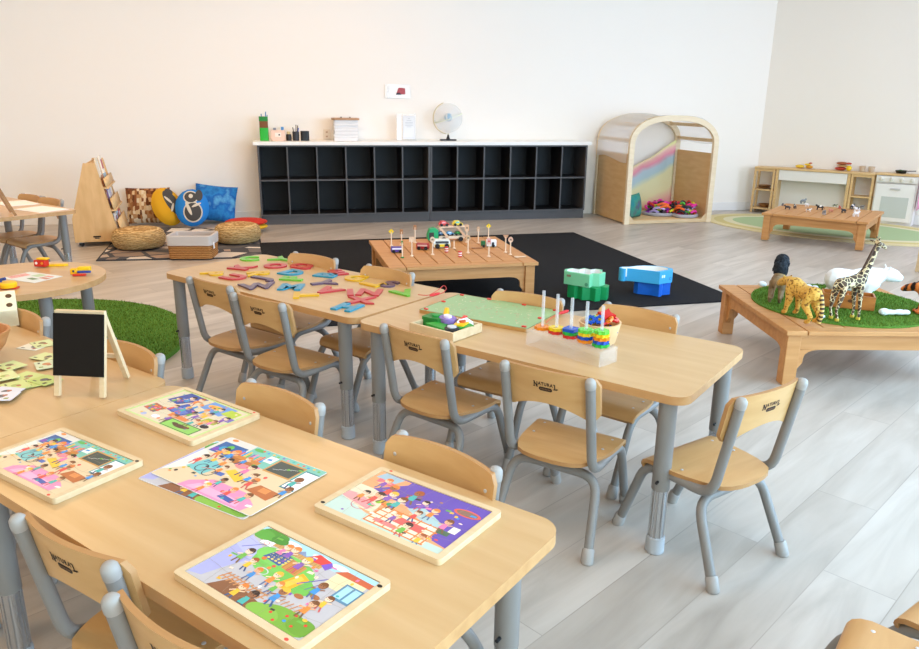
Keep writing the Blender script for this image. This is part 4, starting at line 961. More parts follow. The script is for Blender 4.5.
def gym(p):
    p.rect(0, 0, 1, 1, '#e8a070'); p.poly([(.12, .62), (.34, .98), (0.05, 1), (1, 1), (1, .12), (.86, .16), (.8, .3), (.6, .48), (.4, .56), (.26, .55)], '#6750a8'); p.rect(.3, .6, 1, 1, '#6750a8')
    p.poly([(0, .62), (.12, .62), (.3, .56), (.34, .2), (.0, .22)], '#f0d2b4'); p.poly([(0, 0), (1, 0), (1, .1), (.62, .12), (.3, .16), (0, .3)], '#bcd0c4')
    p.poly([(.5, .5), (.8, .3), (.86, .44), (.6, .62)], '#a9c4c4'); p.poly([(.02, .86), (.2, .82), (.24, .98), (.05, 1)], '#9db8c4'); p.poly([(.06, .78), (.22, .76), (.22, .84), (.06, .86)], '#e8707a')
    p.ell(.88, .8, .11, .07, '#e0604e'); p.ell(.88, .8, .088, .05, '#8a6a5a')
    p.poly([(0, .3), (.28, .22), (.3, .34), (.1, .44), (0, .42)], '#e49a9a'); p.ring(.2, .26, .075, .1, .006, '#c86a78')
    for i, c in enumerate(('#8fbf3a', '#e8b83a', '#f08a3a', '#3f9a5a', '#4a78c0')): p.ell(.28+i*.028, .42+.03*(i % 2), .025, .035, c)
    p.poly([(.34, .04), (.86, .02), (.84, .36), (.36, .4)], '#f2dcc0')
    for i in range(7): p.line(.345+i*.083, .04, .36+i*.08, .4, .012, '#dd7a34')
    for j in range(5): p.line(.34, .05+j*.085, .86, .03+j*.085, .012, '#dd7a34')
    p.poly([(.4, .09), (.6, .08), (.6, .15), (.4, .16)], '#e2807a'); p.poly([(.52, .2), (.76, .18), (.76, .3), (.54, .32)], '#d8605a'); p.rect(.84, .3, .93, .38, '#4f6a50'); p.rect(.9, .38, .96, .5, '#f4e4d0')
    crowd(p, [(.14, .82), (.24, .72), (.44, .78), (.56, .68), (.68, .6), (.84, .5), (.4, .56), (.12, .46), (.22, .5), (.5, .3), (.64, .18), (.8, .12), (.3, .6), (.6, .46)], 13, .95)
def clinic(p):
    p.rect(0, 0, 1, 1, '#c4d88a'); p.rect(.03, .03, .97, .97, '#dccfb2')
    p.poly([(.08, .62), (.26, .58), (.42, .96), (.14, .98)], '#3c4f9a'); p.poly([(.26, .4), (.5, .32), (.58, .56), (.34, .7)], '#3f58a8'); p.poly([(.3, .42), (.48, .36), (.52, .48), (.34, .56)], '#5b78c4')
    p.poly([(.06, .24), (.24, .2), (.26, .4), (.08, .44)], '#b3674a'); 
    for i in range(4):
        for j in range(3): p.rect(.08+i*.04, .24+j*.055, .11+i*.04, .28+j*.055, SHC[(i+j*3) % 8])
    p.poly([(.48, .72), (.8, .66), (.84, .96), (.5, .97)], '#6f9ad8'); p.ell(.62, .84, .1, .06, '#f2b04a'); p.poly([(.76, .74), (.94, .72), (.94, .9), (.78, .92)], '#b8cc44'); p.poly([(.74, .4), (.92, .42), (.92, .56), (.76, .54)], '#a8b83c')
    p.poly([(.5, .02), (.92, .02), (.92, .24), (.5, .24)], '#3f6a30'); p.poly([(.515, .035), (.905, .035), (.905, .225), (.515, .225)], '#8fc860'); p.ell(.7, .13, .09, .045, '#5a4030'); p.ell(.62, .15, .04, .03, '#5a4030'); p.ell(.78, .15, .035, .03, '#6b4a38')
    p.ell(.34, .14, .05, .05, '#e8e4f0'); p.ell(.4, .12, .018, .025, '#f08040'); p.ell(.2, .1, .03, .04, '#a9b4dc'); p.poly([(.4, .26), (.66, .26), (.66, .34), (.4, .36)], '#e0824a'); p.ell(.88, .32, .05, .05, '#2f2a30')
    p.poly([(.86, .6), (.98, .6), (.98, .72), (.86, .72)], '#7a6ab4')
    crowd(p, [(.16, .7), (.26, .82), (.36, .86), (.3, .5), (.42, .56), (.46, .72), (.56, .5), (.64, .52), (.7, .6), (.6, .66), (.8, .4), (.86, .48), (.48, .26), (.72, .34), (.9, .64), (.24, .34), (.7, .8)], 21)
def puzzle(label, T, Rr, L, B, art, fl_, marks=((0.49, .47),), tilt=None):
    """a wooden puzzle tray; T, Rr, L, B are the four corners seen in the photo"""
    h = TH+.012; pts = [at(*q, h) for q in (T, Rr, B, L)]; c = sum(pts, Vector())/4
    u = ((pts[1]-pts[0])+(pts[2]-pts[3])).normalized(); yaw = math.atan2(u.y, u.x); w, d = .297, .196
    t = thing('puzzle_tray', label, 'puzzle', (c.x, c.y, TH+.0004), yaw, 'wooden picture puzzles on the near table')
    mb = MB(); mb.prism(rrect(w, d, .008, 4), 0, .008, PALE)
    o1, i1 = rrect(w, d, .008, 4), rrect(w-.026, d-.026, .003, 4); n = len(o1)
    vs = [(x, y, z) for z in (.008, .0125) for x, y in o1]+[(x, y, z) for z in (.008, .0125) for x, y in i1]; fs = []
    for i in range(n):
        j = (i+1) % n; fs += [(i, j, n+j, n+i), (2*n+j, 2*n+i, 3*n+i, 3*n+j), (n+i, n+j, 3*n+j, 3*n+i)]
    mb.add(vs, fs, PALE); mb.build('tray', t)
    p = Pic(w-.029, d-.029); art(p); mb2 = MB(); mb2.box((0, 0, .0097), (w-.029, d-.029, .003), P('#d9c6a0', .6)); mb2.build('puzzle_base', t)
    for i in range(1, 6):
        for k in range(8):
            y0, y1 = k/8, (k+1)/8; p.line(i/6+.012*math.sin(k*2.1+i), y0, i/6+.012*math.sin((k+1)*2.1+i), y1, .0016, '#9a8a78')
    for j in range(1, 4):
        for k in range(10): p.line(k/10, j/4+.02*math.sin(k*1.9+j), (k+1)/10, j/4+.02*math.sin((k+1)*1.9+j), .0016, '#9a8a78')
    p.build('picture', t, .01125)
    m_ = MB()
    for fx, fy, rr_, c_ in fl_: m_.prism(circ(rr_, 12, rr_*.7, fx*w, fy*d), .0123, .0128, P(c_, .6))
    m_.build('finger_mark', t)
    return t
puzzle('picture puzzle of a playground with yellow slide, nearest of the puzzle trays', (269, 522.4), (391.6, 582.4), (173.7, 570.2), (297.3, 648.5), playground, [(.475, .39, .005, '#1c1614'), (.40, -.475, .004, '#d84a3a')])
puzzle('picture puzzle of children on purple ground with orange climbing grid', (384.3, 467.4), (502, 511), (312, 505.6), (437.3, 559.7), gym, [(-.475, -.4, .005, '#1c1614'), (-.4, .475, .004, '#d84a3a')])
puzzle('picture puzzle of a classroom with blackboard, in a tray at the left edge', (66.3, 426.3), (140.4, 459), (-25.5, 464), (49.7, 497.6), classroom, [(.475, .44, .005, '#1c1614'), (.42, -.475, .004, '#d84a3a')])
puzzle('picture puzzle with navy and lime shapes, farthest of the puzzle trays', (183.5, 386.6), (259.4, 412.7), (117.4, 410.3), (193.3, 443.8), clinic, [(.44, .47, .004, '#d84a3a')])
pts = [at(*q, TH) for q in ((223.7, 437), (327, 474.3), (249.6, 519.8), (142, 478.4))]; c = sum(pts, Vector())/4; u = ((pts[1]-pts[0])+(pts[2]-pts[3])).normalized(); yaw = math.atan2(u.y, u.x)
for k, (art, lab, dx, dy, ry) in enumerate(((playground, 'playground picture sheet peeking out under the classroom picture sheet', -.006, -.012, .02), (classroom, 'loose classroom picture sheet lying between the puzzle trays', .004, .008, -.03))):
    q = c+Vector((math.cos(yaw), math.sin(yaw), 0))*dx+Vector((-math.sin(yaw), math.cos(yaw), 0))*dy
    t = thing('picture_sheet', lab, 'paper', (q.x, q.y, TH+.0004+k*.0022), yaw+ry, 'picture sheets')
    mb = MB(); mb.prism(rrect(.297, .208, .006, 3), 0, .001, P('#ecebe8', .5)); mb.build('sheet', t)
    p = Pic(.295, .206); art(p); p.build('picture', t, .00105)
# ================================================================== small blackboard easel, cards, bowl, box
e0, e1 = at(58, 397, TH), at(103, 399, TH); eb = at(126, 377, TH); ex = (e1-e0); eyaw = math.atan2(ex.y, ex.x); ew = ex.length
t = thing('blackboard_easel', 'small wooden tabletop easel with a blank blackboard', 'easel', (e0+e1)/2, eyaw)
EH = .214; dpt = .148
def ez(f): return .052*f   # the front leans back
for s_ in (-1, 1):
    x = s_*(ew/2); mb = MB(); mb.bar((x, 0, .004), (x, .05, EH-.004), .014, .012, PALE, (0, 1, 0)); mb.build('front_leg', t, bevel=.001)
    mb = MB(); mb.bar((x*.78, dpt, .004), (x*.86, .062, EH-.008), .014, .012, PALE, (0, 1, 0)); mb.build('rear_leg', t, bevel=.001)
mb = MB(); mb.bar((-ew/2-.006, .05, EH), (ew/2+.006, .05, EH), .012, .012, PALE, (0, 1, 0)); mb.build('top_rail', t, bevel=.001)
mb = MB(); mb.bar((-ew/2*.8, .122, .075), (ew/2*.8, .122, .075), .012, .01, PALE); mb.build('brace', t)
mb = MB(); M = Matrix.Translation((0, -.0085, .0)) @ Matrix.Rotation(-math.atan2(.05, EH), 4, 'X')
mb.box((0, 0, .139), (ew+.014, .005, .160), P('#17130f', .75, 0, .2), M=M); mb.build('blackboard', t, bevel=.001)
# cards
CARDS = [(33, 347, 20, '#e8e2cc', 'cream', 'o'), (43, 344.5, -10, '#cfd9a0', 'pale green', ''), (46, 358, 15, '#d4db9c', 'pale green', ''), (47, 366.5, -20, '#cdd8b4', 'grey green', ''), (11, 368, 5, '#d0da98', 'pale green', ''), (5, 379, -10, '#d8e0a4', 'light green', ''), (27, 377, 12, '#c9d68a', 'green', ''), (35, 383.5, -14, '#c4d27e', 'green', ''), (46, 382, 8, '#b9cc74', 'mid green', ''), (16, 388, -8, '#cdd88e', 'green', ''), (6, 394.5, 25, '#d6d8e2', 'white', ''), (2, 400, 40, '#dcdce6', 'white', '')]
CLAB = ['cream picture card farthest back among the scattered cards', 'pale green picture card overlapping the cream card, behind the easel', 'pale green picture card close behind the left leg of the easel', 'grey green picture card beside the left leg of the easel, partly under another', 'pale green picture card in front of the wooden bowl, farthest left of the green ones', 'light green picture card at the left edge below the bowl', 'green picture card in the middle of the scattered cards', 'green picture card with dark spot, right of the middle card', 'mid green picture card lying against the foot of the easel', 'green picture card just above the two white cards', 'white picture card on the pile at the left edge', 'white picture card lowest of the cards at the left edge']
for i, ((px, py, ro, hc, nm, _), lab) in enumerate(zip(CARDS, CLAB)):
    p_ = at(px, py, TH); z = TH+.0005+.0016*(i % 6)+.001*(i//6)
    t = thing('picture_card', lab, 'card', (p_.x, p_.y, z), DY+R(ro), 'picture cards on the table')
    mb = MB(); mb.prism(rrect(.072, .058, .003, 2), 0, .0012, P(hc, .5)); mb.build('card', t)
    rn = random.Random(i); pc = Pic(.068, .054); pc.rect(0, 0, 1, 1, hc)
    pc.ell(.35+rn.random()*.3, .5, .16, .2, rn.choice(['#8a7a5a', '#c98a5a', '#a9b46a', '#5a5a62'])); pc.ell(.6, .6, .09, .12, rn.choice(['#3a342c', '#b06a4a', '#d8c49a'])); pc.rect(.1, .12, .3, .22, '#5a5a4a'); pc.rect(.7, .1, .86, .3, rn.choice(['#3a3a2a', '#a85a4a', '#8a9a5a']))
    pc.build('picture', t, .00125)
bp_ = at(-17, 363, TH)
mb = MB(); prof = [(.03, 0), (.046, .008), (.074, .04), (.09, .078), (.092, .085), (.085, .085), (.068, .045), (.04, .014), (.005, .011)]
mb.lathe(prof, wood('#c88e5a', '#b0743f', (6, 6, 14)), 36)
t = thing('wooden_bowl', 'brown wooden bowl at the left edge beside the cards', 'bowl', (bp_.x-.03, bp_.y+.03, TH+.0005)); mb.build('bowl', t, smooth=50)
mb = MB(); mb.ball((0, 0, .04), (.055, .055, .025), P('#b5623a', .6), 16, 8); mb.build('contents', t)
b1 = at(19.5, 325.5, TH); t = thing('peg_box', 'cream wooden box with round holes behind the wooden bowl', 'box', (b1.x, b1.y, TH+.0005), R(30))
CREAM = P('#ece0bd', .5); mb = MB(); mb.prism([(0, 0), (-.2, 0), (-.2, .085), (0, .085)], 0, .055, CREAM)
mb.prism([(0, .0), (.0, .055), (.085, .105), (.085, 0)], -.2, 0, CREAM, M=Matrix.Rotation(R(90), 4, 'Z') @ Matrix.Rotation(R(90), 4, 'X')) ; mb.build('body', t, bevel=.003)
sl_ = math.atan2(.05, .085)
for i in range(5):
    for j in range(2):
        mb = MB(); M = Matrix.Translation((-.02-.038*i, .022+.038*j, .055+(.022+.038*j)*.588+.0006)) @ Matrix.Rotation(sl_, 4, 'X'); mb.prism(circ(.0095, 16), -.001, .0006, P('#5a3c20', .7), M=M); mb.build('hole', t)
# ================================================================== on the round table
rc = Vector((-1.855, 3.11, TH))
def onr(px, py): p = at(px, py, TH); return Vector((p.x, p.y, TH+.0005))
t = thing('toy_vehicle', 'red toy block with white and yellow dots, yellow top, on the round table', 'toy', onr(42, 267), R(-8))
mb = MB(); mb.box((0, 0, .018), (.055, .03, .03), P('#c92a1c', .4)); mb.build('body', t, bevel=.003)
mb = MB(); mb.lathe([(.006, 0), (.006, .002)], WHITE, 12, Matrix.Translation((-.014, -.015, .02)) @ Matrix.Rotation(R(90), 4, 'X')); mb.lathe([(.006, 0), (.006, .002)], P('#e8902a'), 12, Matrix.Translation((.014, -.015, .02)) @ Matrix.Rotation(R(90), 4, 'X')); mb.build('dot', t)
mb = MB(); mb.box((.008, .004, .038), (.05, .028, .008), YEL); mb.build('top', t, bevel=.003)
t = thing('toy_ramp', 'yellow toy strip beside the red toy block', 'toy', onr(58, 266), R(14))
mb = MB(); mb.prism([(-.06, -.008), (.03, -.012), (.045, 0), (.03, .012), (-.06, .01)], 0, .009, YEL); mb.build('strip', t, bevel=.003)
t = thing('toy_vehicle', 'yellow toy vehicle with blue and red strips, at the right edge of the round table', 'toy', onr(80, 275), R(10))
mb = MB(); mb.box((-.02, .0, .017), (.03, .03, .026), P('#f0b414', .4)); mb.box((.018, .01, .024), (.05, .03, .022), YEL); mb.build('body', t, bevel=.004)
for nm, c_, hc in (('strip', (.022, -.012, .016), '#2a3f8f'), ('strip', (.006, -.026, .006), '#d0321e')):
    mb = MB(); mb.box(c_, (.055, .012, .01), P(hc, .4)); mb.build(nm, t, bevel=.003)
mb = MB(); mb.ball((-.02, -.015, .02), .005, P('#22304f', .4), 10, 6); mb.build('eye', t)
t = thing('toy_vehicle', 'yellow toy vehicle with blue arm, at the left edge of the round table', 'toy', onr(9, 288.5), R(4))
mb = MB(); mb.lathe([(.03, .006), (.032, .02), (.028, .026)], YEL, 24); mb.build('body', t)
mb = MB(); mb.tube(cat_fillet([(-.02, .0, .012), (-.034, -.0, .034), (-.008, .0, .04)], .01), .006, P('#2a4488', .4), 8); mb.build('arm', t)
mb = MB(); mb.box((-.0, .0, .003), (.07, .03, .0055), P('#d0321e', .4)); mb.build('base', t)
pp = onr(32, 277.5); t = thing('picture_sheet', 'white picture sheet with red and green shapes on the round table', 'paper', pp, R(-22), 'picture sheets')
mb = MB(); mb.prism(rrect(.2, .14, .003), 0, .001, P('#dfe4e2', .5)); mb.build('sheet', t)
pc = Pic(.198, .138); pc.rect(0, 0, 1, 1, '#dfe6e4'); pc.poly([(0, .2), (.24, .1), (.3, .7), (.04, .8)], '#e2a6a0')
for i in range(9): pc.ell(.05+.05*(i % 4), .3+.12*(i//3), .018, .02, '#cf4a44', 8)
pc.poly([(.36, .62), (.6, .58), (.62, .9), (.38, .92)], '#b8d4b0'); pc.poly([(.68, .5), (.96, .46), (.96, .62), (.7, .66)], '#c48a7a'); pc.poly([(.5, .3), (.74, .24), (.78, .42), (.54, .46)], '#6f8f62'); pc.poly([(.66, .72), (.9, .7), (.9, .84), (.68, .86)], '#d89a90')
pc.build('picture', t, .00105)
# ================================================================== far left table: easel and papers
def one(px, py): p = at(px, py, THE); return Vector((p.x, p.y, THE+.0005))
fe = one(-2, 216); t = thing('wooden_easel', 'small wooden easel at the left edge on the far left table', 'easel', fe, R(-52))
OAK = wood('#b9834e', '#9c6a38', (3, 3, 20))
for s_ in (-1, 1):
    mb = MB(); mb.bar((s_*.09, -.075, .006), (s_*.09, .0, .2), .014, .02, OAK, (0, 1, 0)); mb.build('front_leg', t); mb = MB(); mb.bar((s_*.09, .085, .006), (s_*.09, .008, .2), .014, .016, OAK, (0, 1, 0)); mb.build('rear_leg', t)
mb = MB(); mb.box((0, 0, .118), (.19, .006, .17), PALE, M=Matrix.Translation((0, -.052, .01)) @ Matrix.Rotation(R(-20), 4, 'X')); mb.build('board', t)
mb = MB(); mb.bar((-.1, .002, .204), (.1, .002, .204), .016, .016, OAK); mb.build('top_rail', t)
for i, (px, py, ro, lab) in enumerate(((41, 209.5, 8, 'white paper nearest the right end of the far left table'), (16, 203.5, -6, 'white paper behind the easel on the far left table'))):
    q = one(px, py); mb = MB(); mb.prism(rrect(.21, .29, .002), 0, .002, P('#f0eeee', .6)); mb.prism(rrect(.2, .28, .002), .0021, .003, P('#f6f5f4', .6)); o = mb.build('paper', loc=q, rz=EY+R(ro)+R(90)); tag(o, lab, 'paper', 'papers on the far left table')
# ================================================================== on the peg stand table
def onB(px, py, z=TH): p = at(px, py, z); return Vector((p.x, p.y, z))
# shallow tray of wooden puzzle pieces
q = [onB(412, 323.4, TH+.03), onB(454, 334, TH+.03), onB(479.4, 323.4, TH+.03)]; tu = q[1]-q[0]; tv = q[2]-q[1]; tyaw = math.atan2(tu.y, tu.x); tc = (q[0]+q[2])/2
t = thing('piece_tray', 'shallow pale wooden tray of chunky painted pieces on the middle table', 'tray', (tc.x, tc.y, TH+.0005), tyaw)
mb = MB(); w, d = .19, .155
mb.box((0, 0, .004), (w, d, .006), PALE)
for s_ in (-1, 1): mb.box((0, s_*(d/2-.005), .016), (w, .009, .031), PALE); mb.box((s_*(w/2-.005), 0, .016), (.009, d-.018, .031), PALE)
mb.build('tray', t, bevel=.0015)
def wpiece(label, fn, x, y, ro, z=.0075):
    o = thing('wooden_piece', label, 'toy piece', Vector((tc.x, tc.y, TH+.0005+z))+xy(tyaw)[0]*x+xy(tyaw)[1]*y, tyaw+R(ro), 'painted wooden pieces in the tray'); fn(o); o.scale = (1.22, 1.22, 1.22); return o
def pc1(o):
    mb = MB(); mb.prism([(-.035, -.022), (.02, -.026), (.036, -.01), (.034, .02), (.0, .03), (-.03, .022)], 0, .028, P('#1f7a2e', .45)); mb.build('body', o, bevel=.004)
    mb = MB(); mb.lathe([(.012, .028), (.012, .033)], P('#2a9440', .45), 14); mb.build('dot', o)
def pc2(o):
    mb = MB(); mb.prism([(-.04, -.016), (.04, -.016), (.04, .012), (.02, .022), (-.03, .018)], 0, .02, P('#2a9a34', .45)); mb.build('body', o, bevel=.004)
def pc3(o):
    mb = MB(); mb.prism(circ(.03, 20, .022), 0, .03, P('#8a72b8', .5)); mb.prism(circ(.034, 20, .016), 0, .02, P('#6f5aa4', .5)); mb.build('body', o, bevel=.004)
    mb = MB(); mb.prism(circ(.014, 14, .01), .03, .036, P('#e9dff0', .5)); mb.build('dot', o)
def pc4(o):
    mb = MB(); mb.bar((-.02, 0, .012), (.022, .0, .034), .014, .02, P('#f0b21e', .4)); mb.build('body', o, bevel=.004)
def pc5(o):
    mb = MB(); mb.prism([(-.014, -.03), (.014, -.03), (.018, .01), (.006, .034), (-.014, .02)], 0, .024, YEL); mb.build('body', o, bevel=.003)
    mb = MB(); mb.prism(circ(.011, 12), .024, .03, P('#c2551f', .5)); mb.build('dot', o)
def pc6(o):
    M = Matrix.Rotation(R(55), 4, 'X'); mb = MB(); mb.prism([(-.024, -.02), (.022, -.024), (.026, .014), (.004, .034), (-.022, .022)], 0, .012, P('#f0eeea', .5), M=M); mb.build('body', o, bevel=.003)
    mb = MB(); mb.prism(circ(.008, 12), .012, .0135, P('#f09a5a', .5), M=M); mb.prism([(-.012, .026), (.012, .028), (.004, .036)], .012, .0135, P('#d2402e', .5), M=M); mb.build('dot', o)
def pc7(o):
    mb = MB(); mb.lathe([(.021, 0), (.021, .02), (.016, .023)], P('#2a2a2c', .5), 20); mb.build('body', o)
    mb = MB(); mb.lathe([(.013, .023), (.013, .026)], P('#c9ccd0', .4), 16); mb.build('dot', o)
for lab, fn, x, y, ro in (('dark green chunky wooden piece at the left of the piece tray', pc1, -.055, .015, 10), ('long bright green wooden piece at the front of the piece tray', pc2, -.0, -.035, -10), ('purple wooden piece with white top in the piece tray', pc3, -.01, .022, -20), ('yellow wooden stick standing up at the back of the piece tray', pc4, -.05, .06, 120),
                          ('yellow and orange wooden piece beside the white piece', pc5, .045, .03, 20), ('white wooden piece with orange dot leaning in the tray corner', pc6, .052, .035, 70), ('black and silver wheel piece at the front of the piece tray', pc7, .055, -.035, 0), ('green wooden piece at the right front corner of the tray', pc2, .055, -.0, 60)):
    wpiece(lab, fn, x, y, ro, .0075 if fn is not pc6 else .012)
# green magnetic board
q = [onB(459, 293.2, TH+.014), onB(564, 310, TH+.014), onB(525, 329, TH+.014), onB(419.8, 309.5, TH+.014)]; bc = sum(q, Vector())/4; u = (q[1]-q[0]+q[2]-q[3]).normalized(); byaw = math.atan2(u.y, u.x)
t = thing('magnetic_board', 'pale green magnetic maze board with thin red lines', 'board', (bc.x, bc.y, TH+.0005), byaw)
mb = MB(); mb.prism(rrect(.445, .285, .01), 0, .012, wood('#c69a5c', '#b5874a')); mb.build('board', t, bevel=.002)
p = Pic(.441, .281); p.rect(0, 0, 1, 1, '#5f7d54'); p.rect(.008, .012, .992, .988, '#96b480'); rn = random.Random(8)
for i in range(150):
    x, y = rn.uniform(.1, .9), rn.uniform(.12, .88); a = rn.uniform(0, PI); l = rn.uniform(.01, .04); p.line(x, y, x+l*math.cos(a), y+l*1.5*math.sin(a), .006, rn.choice(['#c9826e', '#cbbd94', '#b5c79a', '#b86a5c', '#d6cda8', '#c4a27a']))
p.build('maze_print', t, .0122)
for x, y in ((-.2, -.125), (-.03, -.13), (.2, -.125), (.2, .0), (.2, .125), (.07, .13), (-.08, .13), (-.2, .125), (-.205, 0)): mb = MB(); mb.prism(rrect(.016, .01, .002, 2), .0124, .0165, P('#d8362c', .4), M=Matrix.Translation((x, y, 0))); mb.build('red_stop', t)
for (px, py, ro, lab, tail) in ((434, 299, 40, 'red magnetic pen with a looped string at the left of the green board', [(434, 299), (443, 297), (447, 292), (444, 288.5), (438, 294), (428, 299.5), (418, 298.5)]), (562.5, 317, 35, 'red magnetic pen behind the acrylic peg stand', [(562, 317), (552, 321), (546, 327)])):
    a = onB(px, py); t = thing('magnetic_pen', lab, 'pen', (a.x, a.y, TH+.0165), R(ro)); mb = MB(); mb.tube([(-.02, 0, 0), (-.006, 0, 0), (.02, 0, .002), (.028, 0, .003)], [.003, .006, .006, .003], RED, 10); mb.build('pen', t)
    Mi = (Matrix.Translation((a.x, a.y, TH+.0165)) @ Matrix.Rotation(R(ro), 4, 'Z')).inverted()
    pts = [Mi @ (onB(*k)+Vector((0, 0, .0155))) for k in tail]; mb = MB(); mb.tube(cat_fillet(pts, .03, 5), .0014, RED, 6); mb.build('string', t, smooth=60)
# acrylic peg stand
a0, a1 = onB(525.5, 344.5), onB(595.6, 367); au_ = (a1-a0); ayaw = math.atan2(au_.y, au_.x); aL = .292; aD = .085; auv, avv = xy(ayaw); ac = a0+auv*aL/2+avv*aD/2
t = thing('peg_stand', 'clear acrylic stand with five tall clear pegs for coloured gears', 'stand', (ac.x, ac.y, TH+.0005), ayaw)
mb = MB(); hA = .05
mb.box((0, 0, hA-.002), (aL, aD, .004), ACRYL)
for s_ in (-1, 1): mb.box((0, s_*(aD/2-.002), (hA-.004)/2), (aL, .004, hA-.005), ACRYL); mb.box((s_*(aL/2-.002), 0, (hA-.004)/2), (.004, aD-.009, hA-.005), ACRYL)
mb.build('base', t)
PX = [-.115, -.0575, 0, .0575, .115]
for x in PX:
    mb = MB(); mb.tube([(x, 0, hA+.0002), (x, 0, hA+.125)], .0052, P('#eef1f3', .1, 0, .6, alpha=.3), 12); pg = mb.build('peg', t)
def gear(mb, mat, r=.022, th=.009, kind='gear'):
    n_ = 40 if kind == 'gear' else 4
    if kind == 'gear': o = [((r*(1+.1*math.cos(8*a)))*math.cos(a), (r*(1+.1*math.cos(8*a)))*math.sin(a)) for a in [2*PI*k/n_ for k in range(n_)]]
    else: o = rrect(2*r*.9, 2*r*.9, .004, 9)[:40]
    i_ = [(.0068*math.cos(math.atan2(y, x)), .0068*math.sin(math.atan2(y, x))) for x, y in o]; n_ = len(o); vs = [(x, y, z) for z in (0, th) for x, y in o]+[(x, y, z) for z in (0, th) for x, y in i_]; fs = []
    for i in range(n_):
        j = (i+1) % n_; fs += [(i, j, n_+j, n_+i), (2*n_+j, 2*n_+i, 3*n_+i, 3*n_+j), (n_+i, n_+j, 3*n_+j, 3*n_+i), (j, i, 2*n_+i, 2*n_+j)]
    return mb.add(vs, fs, mat)
GC = {'orange': '#f08c14', 'yellow': '#f5d21a', 'red': '#d82a24', 'blue': '#1f58c4', 'green': '#27b84a', 'lime': '#6fd84a'}
GMAT = {k: P(v, .25, trans=.2) for k, v in GC.items()}
STK = [['orange'], ['red', 'yellow'], ['red', 'green', 'blue'], ['orange', 'blue', 'yellow', 'lime'], ['green', 'blue', 'orange', 'yellow', 'lime']]
ORD = ['leftmost', 'second', 'middle', 'fourth', 'rightmost']; LVL = {1: ['only'], 2: ['bottom', 'top'], 3: ['bottom', 'middle', 'top'], 4: ['bottom', 'second lowest', 'second highest', 'top'], 5: ['bottom', 'second lowest', 'middle', 'second highest', 'top']}
for i, st in enumerate(STK):
    for j, c_ in enumerate(st):
        g = ac+auv*PX[i]; mb = MB(); gear(mb, GMAT[c_], .0235-.0005*j, .0095, 'square' if (i, j) == (2, 2) else 'gear')
        o = mb.build('gear_ring', loc=(g.x, g.y, TH+.0005+hA+.0006+.0101*j), rz=R(17*j+9*i), smooth=50); tag(o, '%s gear ring, %s one on the %s peg of the acrylic stand' % (c_, LVL[len(st)][j], ORD[i]), 'gear', 'gear rings on the pegs')
# bowl of gears
bb = onB(597, 341); bb = onB(597.5, 347.5)+Vector((.012, .05, 0)); t = thing('wooden_bowl', 'pale wooden bowl of coloured gears behind the acrylic stand', 'bowl', (bb.x, bb.y, TH+.0005))
mb = MB(); mb.lathe([(.048, 0), (.053, .004), (.066, .066), (.068, .072), (.062, .072), (.049, .012), (.004, .008)], wood('#e8c698', '#dcb884', (8, 8, 8)), 36); mb.build('bowl', t, smooth=50)
rn = random.Random(12); cols = ['yellow', 'red', 'blue', 'orange', 'red', 'blue', 'lime', 'red', 'blue', 'yellow', 'red', 'orange', 'blue', 'red', 'yellow', 'blue', 'red', 'lime', 'orange']
PLC = {0: 'at the left of', 1: 'at the front of', 2: 'at the right of', 3: 'at the back of', 4: 'in the middle of'}; cnt = {}
for i, c_ in enumerate(cols):
    a = i*2.4; r_ = .042*math.sqrt((i % 7)/6) if i > 6 else .044; z = .05 if i < 7 else .067+(.013 if i > 10 else 0)
    mb = MB(); gear(mb, GMAT[c_], .0165, .007)
    o = mb.build('loose_gear', loc=(bb.x+r_*math.cos(a), bb.y+r_*math.sin(a), TH+z), smooth=50); o.rotation_euler = (rn.uniform(-.7, .7), rn.uniform(-.7, .7), rn.uniform(0, 3))
    tag(o, c_+' loose gear heaped in the pale wooden bowl', 'gear', c_+' gears in the bowl')
mb = MB(); star = [(.03*(1 if k % 2 else .5)*math.cos(2*PI*k/8), .03*(1 if k % 2 else .5)*math.sin(2*PI*k/8)) for k in range(8)]; mb.prism(star, 0, .008, GMAT['red'])
o = mb.build('star_piece', loc=(bb.x+.02, bb.y+.0, TH+.092)); o.rotation_euler = (.3, -.2, .4); tag(o, 'red star shaped piece on top of the heap in the bowl', 'toy piece')
# ================================================================== toy road scene on the slatted table
def onT(x, y, ox, oy, s, z=TZ): p = at(ox+x/s, oy+y/s, z); return Vector((p.x, p.y, z+.0005))
TW = P('#dcb896', .5); TWL = P('#e9cfb2', .5)
SIGNS = [(105, 330, 'diamond', '#f2cf22', .1, 'yellow diamond road sign at the back left of the car table'), (198, 318, 'rect', '#a8744c', .09, 'tall brown topped road sign behind the purple car'), (205, 440, 'greenbase', '#3f7f3a', .1, 'road sign post with a green foot, nearest at the left'), (322, 302, 'rect', '#a8744c', .11, 'brown topped road sign at the back of the car table, left of the car carrier'), (292, 425, 'square', '#e3c0a0', .11, 'pale square road sign in front of the red van'), (482, 412, 'round', '#e0c2a6', .1, 'pale round road sign in front of the yellow bus'), (680, 355, 'post', '#e3c7ab', .055, 'short bare post right of the yellow bus'), (797, 300, 'big', '#d9ad88', .105, 'large pale headed road sign right of the car carrier'), (808, 395, 'round', '#c9a27c', .1, 'round road sign right of the striped barrels'), (902, 305, 'rect', '#cda684', .1, 'pale road sign standing alone right of centre, far row')]
SG2 = [(307, 305, 'diamond', '#f2cf22', .09, 'yellow diamond road sign above the green and white lorry'), (310, 505, 'stop', '#d9a49a', .1, 'road sign with a pale red disc in front of the green and white lorry'), (490, 460, 'tri', '#c79470', .105, 'triangular road sign near the right edge of the car table'), (543, 485, 'round', '#d9ab90', .1, 'pale oval road sign at the right edge of the car table')]
